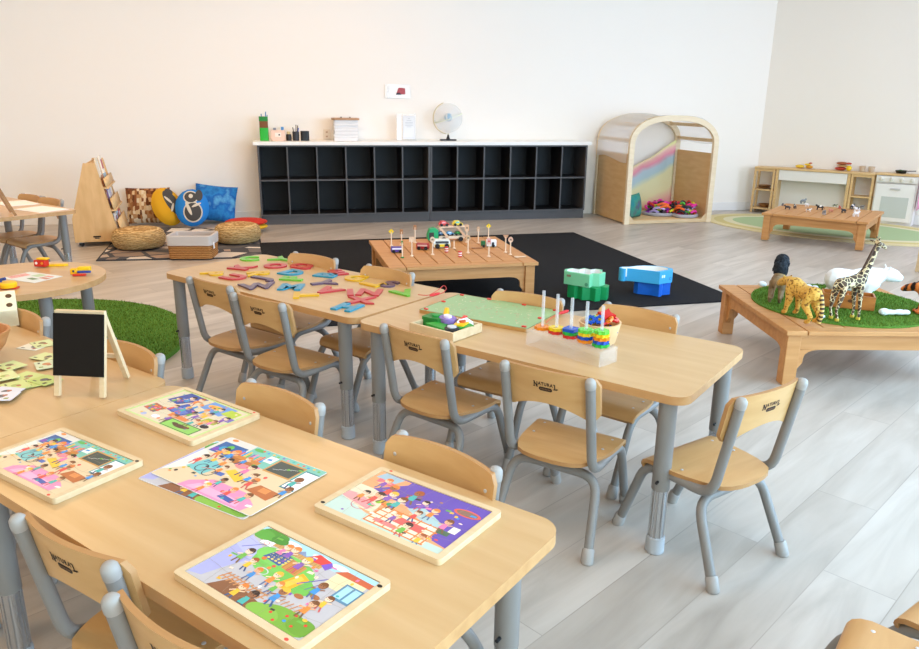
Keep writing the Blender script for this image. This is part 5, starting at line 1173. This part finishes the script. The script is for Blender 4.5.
def sign(p, kind, hc, h, lab):
    t = thing('road_sign', lab, 'road sign', p, R(3), 'wooden toy road signs')
    mb = MB(); mb.tube([(0, 0, .003), (0, 0, h)], .0042, TWL, 8); mb.build('post', t)
    mb = MB(); mb.lathe([(.012, 0), (.012, .005), (.009, .007)], P('#2f7f3a', .5) if kind == 'greenbase' else TWL, 14); mb.build('foot', t)
    o = {'diamond': [(-.019, 0), (0, -.019), (.019, 0), (0, .019)], 'rect': rrect(.022, .034, .004, 3), 'square': rrect(.034, .032, .003, 3), 'round': circ(.016, 18, .019), 'big': rrect(.03, .05, .009, 4), 'stop': rrect(.026, .04, .004, 3), 'tri': [(-.02, .014), (0, -.02), (.02, .014)], 'greenbase': rrect(.012, .02, .003, 3)}.get(kind)
    if o:
        mb = MB(); mb.prism(o, -.003, .003, P(hc, .5), M=Matrix.Translation((0, -.0, h)) @ Matrix.Rotation(R(90), 4, 'X')); hd = mb.build('sign_head', t, bevel=.001)
        if kind in ('diamond', 'stop', 'round', 'big'):
            mb = MB(); mb.prism(circ(.007, 10) if kind != 'diamond' else rrect(.004, .014, .001, 2), .0031, .0036, P('#c8342c' if kind == 'stop' else '#5a4a30', .5), M=Matrix.Translation((0, 0, h)) @ Matrix.Rotation(R(90), 4, 'X')); mb.build('symbol', hd)
for x, y, k, hc, h, lab in SIGNS: sign(onT(x, y, 380, 210, 9.19), k, hc, h, lab)
for x, y, k, hc, h, lab in SG2: sign(onT(x, y, 460, 210, 10.81), k, hc, h, lab)
for x, y, lab, hc in ((200, 418, 'brown road sign lying flat behind the pale red sign', '#9c6a44'), (665, 512, 'pale road sign lying flat at the right front corner', '#e0c6a8')):
    t = thing('road_sign', lab, 'road sign', onT(x, y, 460, 210, 10.81)+Vector((0, 0, .004)), R(10), 'wooden toy road signs')
    mb = MB(); mb.tube([(-.03, 0, 0), (.03, 0, 0)], .004, P(hc, .5), 8); mb.build('post', t); mb = MB(); mb.prism(rrect(.026, .03, .005, 3), -.003, .003, P(hc, .5), M=Matrix.Translation((-.035, 0, .0))); mb.build('sign_head', t)
def wheels(t, xs, hw, r):
    for x in xs:
        for s_ in (-1, 1):
            mb = MB(); mb.lathe([(r, -.004), (r, .004)], BLACK, 14, Matrix.Translation((x, s_*hw, r)) @ Matrix.Rotation(R(90), 4, 'X')); w_ = mb.build('wheel', t)
def car(p, yaw, body, roof, lab, L=.062, van=False, name='toy_car', z=0, win='#2a3038'):
    t = thing(name, lab, 'toy car', p+Vector((0, 0, z)), yaw, 'wooden toy cars'); hw = L*.27; h = L*.5
    o = [(-L/2, .007), (L/2, .007), (L/2, h*.5)]+([(L*.3, h*.62), (L*.15, h), (-L*.28, h), (-L*.42, h*.6), (-L/2, h*.5)] if not van else [(L*.46, h*.98), (-L*.47, h*1.0), (-L/2, h*.9)])
    mb = MB(); mb.prism(o, -hw, hw, P(body, .4), M=Matrix.Rotation(R(90), 4, 'X')); mb.build('body', t, bevel=.003)
    mb = MB(); ww = [(-L*.26, h*.6), (L*.2, h*.6), (L*.12, h*.9), (-L*.22, h*.9)] if not van else [(-L*.4, h*.58), (L*.4, h*.58), (L*.38, h*.85), (-L*.4, h*.85)]
    mb.prism(ww, -hw-.0008, hw+.0008, P(roof, .4), M=Matrix.Rotation(R(90), 4, 'X')); mb.build('side_windows', t)
    wheels(t, (-L*.28, L*.28), hw+.003, L*.14); return t
RY = R(8)
car(onT(155, 390, 380, 210, 9.19), RY, '#5a3a94', '#f0ecf4', 'purple toy car with white windows at the left of the car table', .078, True)
car(onT(395, 362, 380, 210, 9.19), R(-6), '#a81c20', '#d9b0a4', 'dark red toy van in front of the green lorry cab', .085, True)
bus = car(onT(565, 345, 380, 210, 9.19), R(10), '#e3eae4', '#3a4048', 'yellow toy bus with pale roof in the middle of the car table', .115, True)
mb = MB(); mb.box((0, 0, .0185), (.106, .0640, .020), P('#f2cf22', .4)); mb.build('side_band', bus, bevel=.002)
tk = onT(305, 398, 460, 210, 10.81); t = thing('toy_lorry', 'toy lorry with green cab and white body at right of the car table', 'toy car', tk, R(4), 'wooden toy cars')
mb = MB(); mb.box((-.036, 0, .024), (.03, .036, .034), P('#1f6a3a', .4)); mb.build('cab', t, bevel=.004); mb = MB(); mb.box((.02, 0, .028), (.07, .04, .044), P('#eef0f2', .5)); mb.build('box_body', t, bevel=.003); mb = MB(); mb.box((.03, -.0205, .02), (.016, .002, .03), P('#2a2a2e', .5)); mb.build('door', t); wheels(t, (-.034, .034), .02, .01)
for x, y, lab in ((610, 388, 'red and white striped toy barrel right of the yellow bus'), (735, 430, 'red and white striped toy barrel nearest the front edge of the car table')):
    t = thing('toy_barrel', lab, 'barrel', onT(x, y, 380, 210, 9.19), 0, 'striped toy barrels')
    for k in range(5): mb = MB(); mb.lathe([(.0125, k*.0072), (.0125, k*.0072+.0072)], P('#cf2f2c' if k % 2 == 0 else '#f2ece6', .5), 16); mb.build('stripe', t)
# car carrier
cc = onT(640, 282, 380, 210, 9.19); cy_ = R(14); t = thing('car_carrier', 'wooden toy car carrier with green cab and two decks', 'toy car', cc, cy_)
mb = MB(); mb.prism([(-.165, .012), (-.09, .012), (-.09, .085), (-.115, .1), (-.15, .09), (-.165, .05)], -.03, .03, P('#23a565', .4), M=Matrix.Rotation(R(90), 4, 'X')); cb = mb.build('cab', t, bevel=.006)
mb = MB(); mb.box((-.14, -.0305, .045), (.035, .002, .045), P('#3a3630', .5)); mb.build('window', cb)
mb = MB(); mb.box((.01, 0, .028), (.19, .058, .02), TWL); mb.build('lower_deck', t, bevel=.002)
mb = MB(); mb.box((.02, 0, .103), (.2, .058, .008), TWL); mb.build('upper_deck', t, bevel=.002)
for x0 in (-.05, .08):
    for s_ in (-1, 1): mb = MB(); mb.bar((x0+.03, s_*.031, .03), (x0-.03, s_*.031, .104), .016, .006, TW, (0, 1, 0)); mb.build('strut', t)
wheels(t, (-.13, -.05, .075), .034, .016)
ccu, ccv = xy(cy_)
for dx, z, bc_, rc_, lab in ((-.045, .1075, '#d4423e', '#f09aa0', 'red toy car on the upper deck of the car carrier'), (.055, .1075, '#ecd02a', '#6fc4c4', 'yellow toy car on the upper deck of the car carrier'), (-.062, .0385, '#1f5f94', '#a9c8dc', 'dark blue toy car at the front of the lower deck'), (-.0, .0385, '#3f9ad0', '#cfe4f0', 'light blue toy car in the middle of the lower deck'), (.062, .0385, '#1f7a34', '#3fae54', 'green toy car at the rear of the lower deck')):
    car(cc+ccu*dx+Vector((0, 0, z)), cy_, bc_, rc_, lab, .072 if z > .1 else .058)
# ================================================================== animal block puzzles on the black rug
def box_shell(t, o, z0, h, mat, inner, wall=.012):
    n = len(o); cx_, cy2 = sum(p[0] for p in o)/n, sum(p[1] for p in o)/n
    i_ = [(cx_+(x-cx_)*.87, cy2+(y-cy2)*.84) for x, y in o]
    vs = [(x, y, z) for z in (z0, z0+h) for x, y in o]+[(x, y, z) for z in (z0+h*.35, z0+h) for x, y in i_]; fs = [tuple(reversed(range(n)))]
    for i in range(n):
        j = (i+1) % n; fs += [(i, j, n+j, n+i), (n+i, n+j, 3*n+j, 3*n+i)]
    mb = MB(); mb.add(vs, fs, mat); mb.add(vs, [(3*n+i, 3*n+(i+1) % n, 2*n+(i+1) % n, 2*n+i) for i in range(n)]+[tuple(range(2*n, 3*n))], inner); return mb
gp = at(571, 298, 0); g2 = at(583, 300.8, 0); g3 = at(607, 300, 0)
def wav(o): return o
t1 = at(566.5, 286, .09); fr = at(581.5, 289, .085)
INN = P('#e9ecea', .6)
gl = [(-.13, -.02), (-.09, -.085), (.02, -.125), (.045, -.10), (.075, -.125), (.115, -.10), (.125, -.04), (.10, -.02), (.12, .03), (.08, .055), (.05, .04), (.02, .08), (-.04, .075), (-.06, .05), (-.1, .05)]
gcen = at(586, 301.5, 0)+Vector((0, .1, 0))
lg_ = [(-.13, .0), (.0, -.135), (.035, -.095), (.075, -.105), (.13, -.06), (.105, -.03), (.135, .02), (.10, .05), (.06, .03), (.03, .08), (-.02, .05), (-.06, .085), (-.11, .06)]
dk = [(-.115, .0), (-.085, -.05), (-.06, -.045), (-.05, -.09), (.0, -.095), (.02, -.13), (.055, -.12), (.06, -.085), (.10, -.105), (.13, -.05), (.11, .0), (.12, .04), (.04, .07), (-.08, .06)]
dk = [(x*1.08, y*1.08) for x, y in dk]
mb = MB(); mb.prism(dk, 0, .085, P('#129a58', .4)); o = mb.build('block_puzzle', loc=(gcen.x+.01, gcen.y, .0095), rz=R(8), bevel=.004, smooth=30); tag(o, 'dark green wavy box under the pale green one on the black rug', 'box', 'animal shaped boxes')
t = thing('block_puzzle', 'pale green wavy open box stacked on the dark green one', 'box', (gcen.x-.01, gcen.y+.005, .0955), R(8), 'animal shaped boxes')
box_shell(t, lg_, 0, .085, P('#7fd3a4', .4), INN).build('box', t, bevel=.003, smooth=30)
mb = MB(); mb.prism(circ(.012, 14), 0, .002, P('#4f9c76', .5), M=Matrix.Translation((-.014, -.1215, .02)) @ Matrix.Rotation(R(-46), 4, 'Z') @ Matrix.Rotation(R(90), 4, 'X')); mb.prism(rrect(.03, .014, .003, 2), 0, .002, P('#8f7f66', .5), M=Matrix.Translation((-.105, -.027, .06)) @ Matrix.Rotation(R(-46), 4, 'Z') @ Matrix.Rotation(R(90), 4, 'X')); mb.build('mark', t)
bcen = at(647, 298, 0)+Vector((.03, .08, 0))
KB = .79
lb = [(-.21, .10)]+[(-.225+.03*math.cos(a), .055+.04*math.sin(a)) for a in [R(100+24*k) for k in range(10)]]+[(-.17, .02), (.03, -.125), (.17, -.06), (.19, .0), (.15, .075), (.08, .12), (.0, .135), (-.08, .125), (-.16, .095)]
db = [(-.12, .05), (-.10, .0), (-.05, -.03), (.0, -.06), (.04, -.115), (.07, -.10), (.09, -.06), (.17, -.04), (.18, .02), (.13, .06), (.0, .09)]
lb = [(x*KB, y*KB) for x, y in lb]; db = [(x*KB, y*KB) for x, y in db]
mb = MB(); mb.prism(db, 0, .085, P('#1565cf', .4)); o = mb.build('block_puzzle', loc=(bcen.x, bcen.y, .0095), rz=R(8), bevel=.004, smooth=30); tag(o, 'dark blue box under the light blue whale shaped one on the black rug', 'box', 'animal shaped boxes')
t = thing('block_puzzle', 'light blue whale shaped open box stacked on the dark blue one', 'box', (bcen.x, bcen.y, .0955), R(8), 'animal shaped boxes')
box_shell(t, lb, 0, .085, P('#3fa9dd', .4), INN).build('box', t, bevel=.003, smooth=30)
mb = MB()
M = Matrix.Translation((.10*KB, -.0935*KB, .03)) @ Matrix.Rotation(R(25), 4, 'Z') @ Matrix.Rotation(R(90), 4, 'X')
for k in range(14):
    a, b = 2*PI*k/14, 2*PI*(k+1)/14; mb.add([(.04+.011*math.cos(a), .011*math.sin(a), .001), (.04+.011*math.cos(b), .011*math.sin(b), .001), (.04+.0075*math.cos(b), .0075*math.sin(b), .001), (.04+.0075*math.cos(a), .0075*math.sin(a), .001)], [(0, 1, 2, 3)], P('#2a5f9a', .5), M)
mb.prism(rrect(.012, .018, .002, 2), 0, .001, P('#eaf4fa', .5), M=M @ Matrix.Translation((-.035, .02, 0))); mb.prism(rrect(.012, .018, .002, 2), 0, .001, P('#eaf4fa', .5), M=M @ Matrix.Translation((-.018, .02, 0))); mb.build('mark', t)
# ================================================================== toy animals on the grass mat
mt = thing('grass_mat', 'round artificial grass mat on the low table with toy animals', 'mat', (1.925, 3.685, TZ+.0005)); GZ = TZ+.0125
mb = MB(); mb.prism(circ(.42, 64), 0, .008, GRASS); mb.build('base', mt, bevel=.003)
blades(.415, 16000, .0078, GB, .011, 'pile', mt, seed=5)
def onG(px, py, z=GZ): p = at(px, py, z); return Vector((p.x, p.y, z))
def beast(t, segs, balls, mat, vox=.004, name='body'):
    mb = MB()
    for pts, rs in segs: mb.tube(pts, rs, mat, 10); [mb.ball(p, r*.98, mat, 10, 8) for p, r in zip(pts, rs)]
    for c, r in balls: mb.ball(c, r, mat, 14, 10)
    return remesh(mb.build(name, t, smooth=80), vox, 3)
GIR = vor(['#4f4034', '#5c4a3a', '#453930'], 48, .55, edge='#d8c49a', ew=.07)
# giraffe: front towards +x
fa = onG(829.2, 319.5); fb = onG(863.8, 317.5); gd = fb-fa; gyaw = math.atan2(gd.y, gd.x); gm_ = (onG(829.2, 320)+onG(843.9, 323)+onG(841.3, 314.5)+onG(863.8, 317.7))/4
t = thing('toy_giraffe', 'tall toy giraffe standing in front of the wooden tray box', 'toy animal', gm_, gyaw)
segs = []
for (x, y, hx) in ((.055, -.02, .045), (.058, .022, .045), (-.062, -.024, -.045), (-.055, .024, -.045)):
    fr_ = x > 0
    segs.append(([(hx, y*.8, .165), (hx+(.004 if fr_ else -.012), y, .10), (x-(.0 if fr_ else .012), y, .05), (x, y, .012), (x, y, .004)], [.017, .0105, .007, .0065, .008]))
segs.append(([(-.05, 0, .168), (-.0, 0, .175), (.05, 0, .188)], [.03, .03, .031])); segs.append(([(.05, 0, .19), (.075, 0, .235), (.10, 0, .30), (.118, 0, .345)], [.027, .018, .013, .011]))
segs.append(([(.114, 0, .352), (.135, 0, .345), (.158, 0, .33)], [.0135, .011, .0075])); segs.append(([(.112, .006, .36), (.108, .008, .382)], [.004, .0045])); segs.append(([(.112, -.006, .36), (.108, -.008, .382)], [.004, .0045]))
segs.append(([(.106, .012, .358), (.094, .034, .364)], [.006, .003])); segs.append(([(.106, -.012, .358), (.094, -.034, .364)], [.006, .003]))
segs.append(([(-.078, 0, .175), (-.094, 0, .13), (-.092, 0, .09)], [.006, .004, .006]))
beast(t, segs, [], GIR, .0038)
mb = MB(); mb.tube([(.048, 0, .222), (.08, 0, .29), (.102, 0, .352)], [.004, .007, .004], P('#4a3426', .7), 8); mb.build('mane', t, smooth=60)
for (x, y) in ((.055, -.02), (.058, .022), (-.062, -.024), (-.055, .024)): mb = MB(); mb.lathe([(.0098, 0), (.009, .012)], P('#d6b43c', .5), 10, Matrix.Translation((x, y, -.001))); mb.build('hoof', t)
def quad(t, L, hh, r, mat, head, neck, vox=.004, tail=True, lift=0, legr=.011, wid=.028):
    segs = []
    for x, s_, f in ((L*.42, 1, 1), (L*.36, -1, 1), (-L*.46, 1, 0), (-L*.40, -1, 0)):
        hx = L*.36 if f else -L*.36
        segs.append(([(hx, s_*wid*.8, hh*.8), (hx+(-.006 if f else .012), s_*wid, hh*.5), (x-(.004 if f else .014), s_*wid, hh*.24), (x, s_*wid, .014), (x+.012, s_*wid, .009)], [r*.62, legr*1.35, legr*.82, legr*.8, legr*.8]))
    segs.append(([(-L*.38, 0, hh*.84), (0, 0, hh*.80), (L*.36, 0, hh*.88)], [r*.92, r*.86, r*1.04])); segs.append((neck, [r*.82]+[r*.62]*(len(neck)-1))); segs.append((head, [r*.56, r*.5, r*.34][:len(head)]))
    hx, hy, hz = head[0]
    for s_ in (-1, 1): segs.append(([(hx-.004, s_*r*.36, hz+r*.4), (hx-.008, s_*r*.5, hz+r*.68)], [.006, .004]))
    if tail: segs.append(([(-L*.5, 0, hh*.86), (-L*.58, .008, hh*.5), (-L*.56, .012, hh*.2)], [.007, .005, .0055]))
    return beast(t, segs, [], mat, vox)
# spotted yellow cat, front
ca = onG(808, 326); cb_ = onG(780.4, 313.2); cdv = cb_-ca; cyaw = math.atan2(cdv.y, cdv.x); cmid = (ca+cb_+onG(793.5, 311.5)+onG(812, 321.7))/4
CHE = vor(['#d9a13c', '#dba545', '#c98f30', '#d6a040', '#e0b45c'], 90, .55, edge=None); CHE = noisy([(.36, '#7a5320'), (.44, '#d6a044'), (.7, '#e0b65a')], 105, .5, detail=1)
t = thing('toy_cheetah', 'spotted yellow toy big cat nearest the corner of the animal table', 'toy animal', cmid, cyaw)
quad(t, .17, .135, .034, CHE, [(.125, 0, .125), (.15, 0, .115), (.168, 0, .105)], [(.06, 0, .125), (.10, 0, .128)], tail=False, legr=.0115, wid=.022)
mb = MB(); 
for k in range(14):
    f = k/14; f2 = (k+1)/14
    def tp(f): return Vector((-.088-.018*math.sin(f*2.6), -.012, .118-.105*f))
    mb.tube([tp(f), tp(f2)], [.0085, .0085], P('#d9b468' if k % 2 else '#4a3520', .6), 8)
mb.build('tail', t); t.scale = (1.17, 1.17, 1.2); t.location = cmid+Vector((-.0, -.02, 0))
# lion with dark mane, behind it
la = onG(769, 301); lb_ = onG(778, 305.5); lm_ = (la+lb_)/2+Vector((.03, .05, 0)); LK = .88; t = thing('toy_lion', 'brown toy lion with a black mane standing behind the spotted cat', 'toy animal', lm_, R(62))
LIO = noisy([(.3, '#6f5a40'), (.7, '#a08560')], 18, .6); quad(t, .15, .145, .036, LIO, [(.10, 0, .20), (.13, 0, .195), (.15, 0, .185)], [(.06, 0, .155), (.09, 0, .185)], tail=True, legr=.013, wid=.026)
mb = MB(); rn = random.Random(5); MAN = noisy([(.3, '#16181c'), (.7, '#2f353c')], 60, .8, bump=1)
for c_, r_ in (((.088, 0, .205), (.04, .043, .048)), ((.062, 0, .18), (.038, .042, .05)), ((.085, 0, .165), (.036, .04, .05)), ((.10, 0, .225), (.032, .038, .034))): mb.ball(c_, r_, MAN, 16, 10)
for k in range(60):
    a, b = rn.uniform(0, 2*PI), rn.uniform(0, PI); c_ = Vector((.075+.035*math.cos(b), .042*math.sin(a)*math.sin(b), .19+.05*math.cos(a)*math.sin(b))); mb.tube([c_, c_+Vector((-.012, .004*math.sin(a), -.012))], [.008, .002], MAN, 6)
mb.build('mane', t, smooth=60); t.scale = (LK, LK, LK)
# polar bear behind the box
pa = onG(842, 305); pyw = R(-8); t = thing('toy_polar_bear', 'big white toy polar bear behind the wooden tray box', 'toy animal', pa+Vector((.095, .12, 0)), pyw)
WB = P('#eef0f0', .55); quad(t, .20, .12, .066, WB, [(.165, 0, .138), (.192, 0, .132), (.218, 0, .122)], [(.07, 0, .115), (.12, 0, .13)], .005, tail=False, legr=.019, wid=.036)
mb = MB(); mb.ball((.228, 0, .124), .007, BLACK, 8, 6); mb.build('nose', t)
# compartment box
x0, x1 = onG(821, 306), onG(874, 311.3); bu = x1-x0; byw = math.atan2(bu.y, bu.x); bL = bu.length; uu, vv = xy(byw); bD = .10; bH = .066; t = thing('divided_box', 'orange brown wooden box with compartments between giraffe and polar bear', 'box', x0+uu*bL/2+vv*bD/2, byw)
OB = wood('#b9722e', '#9c5a20', (4, 30, 30)); mb = MB(); mb.box((0, 0, .004), (bL, bD, .008), OB)
for s_ in (-1, 1): mb.box((0, s_*(bD/2-.004), bH/2+.004), (bL, .008, bH-.004), OB); mb.box((s_*(bL/2-.004), 0, bH/2+.004), (.008, bD-.016, bH-.004), OB)
mb.build('box', t, bevel=.0015)
for k in (-1, 0, 1): mb = MB(); mb.box((k*bL/4, 0, bH/2), (.006, bD-.018, bH-.012), OB); mb.build('divider', t)
mb = MB(); mb.prism(circ(.014, 16, .008), 0, .002, P('#5a3210', .7), M=Matrix.Translation((.01, -bD/2+.0005, .04)) @ Matrix.Rotation(R(90), 4, 'X')); mb.build('finger_hole', t)
def rock(p, blobs, lab):
    mb = MB(); RK = P('#e6e9ea', .6); [mb.ball(c, r, RK, 12, 8) for c, r in blobs]; o = remesh(mb.build('white_stone', loc=p), .005, 4); tag(o, lab, 'stone', 'white stones on the grass')
rock(onG(762.6, 287)+Vector((0, .015, 0)), [((0, 0, .014), (.022, .018, .016)), ((.014, .004, .01), (.016, .016, .012))], 'small white stone at the far left edge of the grass mat')
rock(onG(812.5, 291)+Vector((0, .02, 0)), [((-.018, 0, .016), (.024, .02, .018)), ((.02, 0, .013), (.02, .018, .015))], 'white stone behind the spotted toy cat')
rock(onG(894, 314.5), [((-.05, 0, .013), (.026, .022, .018)), ((-.015, .004, .01), (.03, .02, .013)), ((.025, 0, .012), (.03, .022, .014)), ((.058, .0, .012), (.016, .02, .013))], 'long lumpy white stone in front of the wooden tray box')
rock(onG(822, 319), [((-.008, -.006, .007), (.014, .007, .007)), ((.008, .008, .01), (.012, .007, .008))], 'slim white shell between the spotted cat and giraffe')
tg = Vector((2.285, 3.46, TZ+.0007)); t = thing('toy_tiger', 'orange striped toy tiger at the right edge of the picture', 'toy animal', tg, R(120)); t.scale = (1.45, 1.45, 1.5)
TIG = bands([(.3, '#2a1c14'), (.45, '#c9672a'), (1, '#dd8440')], 11, .6, 'X', 5, bump=0); quad(t, .13, .085, .026, TIG, [(.092, 0, .082), (.112, 0, .075), (.126, 0, .068)], [(.05, 0, .078), (.08, 0, .084)], legr=.0095, wid=.018)
mb = MB(); mb.ball((0, 0, .012), (.022, .016, .013), P('#cf6a2c', .6), 14, 8); mb.tube([(-.01, 0, .012), (-.03, 0, .02)], [.008, .004], P('#b8551f', .6), 8); o = mb.build('orange_toy', loc=onG(919, 314)); tag(o, 'small orange toy lying on the grass mat at the right edge', 'toy')
# ---- tiny animals on the far table
TA = [(218, 287, '#6b7076', .03, 0), (243, 305, '#3c4048', .04, 1), (281, 300, '#2e3238', .04, 2), (322, 275, '#7e868c', .05, 0), (343, 290, '#e8e6e4', .035, 1), (350, 318, '#e9e2dc', .035, 2), (409, 308, '#24282c', .05, 3), (430, 332, '#8a9298', .045, 0), (466, 320, '#c9826a', .035, 1), (486, 293, '#8f9a7c', .03, 2), (511, 304, '#b9584a', .035, 1), (531, 322, '#2f3438', .04, 0), (575, 304, '#3a4048', .05, 2), (598, 318, '#eceae8', .05, 3), (594, 342, '#efecea', .05, 1), (626, 300, '#878c90', .035, 0)]
TLAB = ['tiny grey animal at the left end of the far table', 'tiny charcoal animal, second from the left on the far table', 'tiny black animal third from the left on the far table', 'tiny tall grey animal at the back left of the far table', 'tiny white animal behind another white one, left of the middle', 'tiny cream animal in front of another white one, left of the middle', 'tiny black and white animal in the middle of the far table, largest there', 'tiny pale grey animal standing nearest the front edge in the middle', 'tiny pinkish brown animal right of the middle of the far table', 'tiny olive animal at the back right of the middle', 'tiny red brown animal on the far table', 'tiny dark animal in front of the red brown one', 'tiny slate animal at the back right of the far table', 'tiny white animal right of the slate one, with black patch', 'tiny white animal nearest the front edge at the right', 'tiny grey animal at the right end of the far table']
for (x, y, hc, s_, k), lab in zip(TA, TLAB):
    p_ = at(740+x/5.134, 150+y/5.134, TZ); t = thing('animal_figure', lab, 'toy animal', (p_.x, p_.y, TZ+.0008), R(40*k+20*len(lab)), 'tiny animal figures'); mt_ = P(hc, .6); mb = MB(); L = s_*1.3
    mb.ball((0, 0, s_*.62), (L*.5, s_*.26, s_*.26), mt_, 10, 7); mb.ball((L*.52, 0, s_*.86), (s_*.22, s_*.15, s_*.17), mt_, 8, 6); mb.tube([(L*.3, 0, s_*.68), (L*.5, 0, s_*.86)], s_*.14, mt_, 8)
    for a in (-1, 1):
        for b in (-1, 1): mb.tube([(a*L*.33, b*s_*.15, s_*.6), (a*L*.36, b*s_*.16, 0)], s_*.085, mt_, 7)
    mb.tube([(-L*.48, 0, s_*.65), (-L*.62, 0, s_*.35)], s_*.05, mt_, 6); mb.build('body', t)
    if k in (2, 3): mb = MB(); mb.ball((-.004, 0, s_*.66), (L*.3, s_*.27, s_*.25), P('#f2f0ee' if hc < '#8' else '#2a2c30', .6), 10, 7); mb.build('patch', t)
# ---- wooden shelf end at the right edge of the picture
se = at(914.5, 271.5, 0); t = thing('wooden_shelf', 'pale wooden shelf end cut off by the right edge of the picture', 'shelf', se, R(-60))
mb = MB(); mb.box((.3, .012, .28), (.6, .02, .55), PALE) ; mb = MB()
for x in (.014, .586): mb.box((x, .15, .29), (.026, .026, .58), PALE); mb.box((x, .014, .29), (.026, .026, .58), PALE)
mb.build('post', t, bevel=.002)
for z in (.03, .3, .565): mb = MB(); mb.box((.3, .08, z), (.57, .15, .02), PALE); mb.build('shelf', t, bevel=.002)
# ================================================================== light
def area(name, loc, rot, sx, sy, power, col, spread=180):
    l = bpy.data.lights.new(name, 'AREA'); l.shape = 'RECTANGLE'; l.size = sx; l.size_y = sy; l.energy = power; l.color = col; l.spread = R(spread)
    o = bpy.data.objects.new(name, l); C.objects.link(o); o.location = loc; o.rotation_euler = rot; return o
# area lamps standing in for daylight from the right and behind the camera
GLX, GY0, GY1 = 4.3, -2.5, 3.3  # unseen glazing, added to frame the extra lamp on the right
mb = MB()
for k in range(6):
    y = GY0+(GY1-GY0)*k/5; mb.box((GLX, y, 1.5), (.09, .06, 3.0), P('#3b3d42', .5))
for z in (.06, 2.3, 2.97): mb.box((GLX, (GY0+GY1)/2, z), (.07, GY1-GY0, .08), P('#3b3d42', .5))
wn = tag(mb.build('added_glazing', bevel=.004), kind='structure')
mb = MB(); mb.box((GLX, (GY0+GY1)/2, 1.5), (.012, GY1-GY0-.02, 2.9), P('#f4f8fa', .03, 0, .5, alpha=.08)); mb.build('pane', wn)
area('daylight_lamp', (GLX-.08, (GY0+GY1)/2, 1.45), (0, R(90), 0), 2.7, GY1-GY0, 385, (.40, .69, 1.0))  # extra lamp added close in to brighten the right-hand floor and tables
area('daylight_lamp', (7.2, 5.0, 1.5), (0, R(90), 0), 2.6, 3.5, 153, (.57, .70, 1.0))
area('daylight_lamp', (2.6, -2.5, 1.7), (R(90), 0, 0), 7.0, 2.4, 135, (.90, 1.0, .97))
# ceiling panels
for x, y, e, col in ((-3.2, 1.5, 50, (1, .58, .22)), (-3.2, 5.0, 37, (1, .58, .22)), (-.9, 6.0, 35, (1, .56, .26)), (.2, 1.5, 14, (1, .74, .6)), (3.2, 5.6, 30, (1, .98, .98))):
    area('ceiling_panel', (x, y, HC-.02), (0, 0, 0), 1.2, 1.2, e, col)
w = bpy.data.worlds.new('world'); bpy.context.scene.world = w; w.use_nodes = True
bg = w.node_tree.nodes['Background']; bg.inputs['Color'].default_value = (.86, .93, 1, 1); bg.inputs['Strength'].default_value = .75
sc = bpy.context.scene
sc.view_settings.view_transform = 'Standard'; sc.view_settings.look = 'None'; sc.view_settings.gamma = 1; sc.view_settings.use_curve_mapping = False
sc.view_settings.exposure = 0
sc.cycles.use_denoising = True; sc.cycles.max_bounces = 10; sc.cycles.diffuse_bounces = 5; sc.cycles.transmission_bounces = 10; sc.cycles.transparent_max_bounces = 10
sc.cycles.sample_clamp_indirect = 4
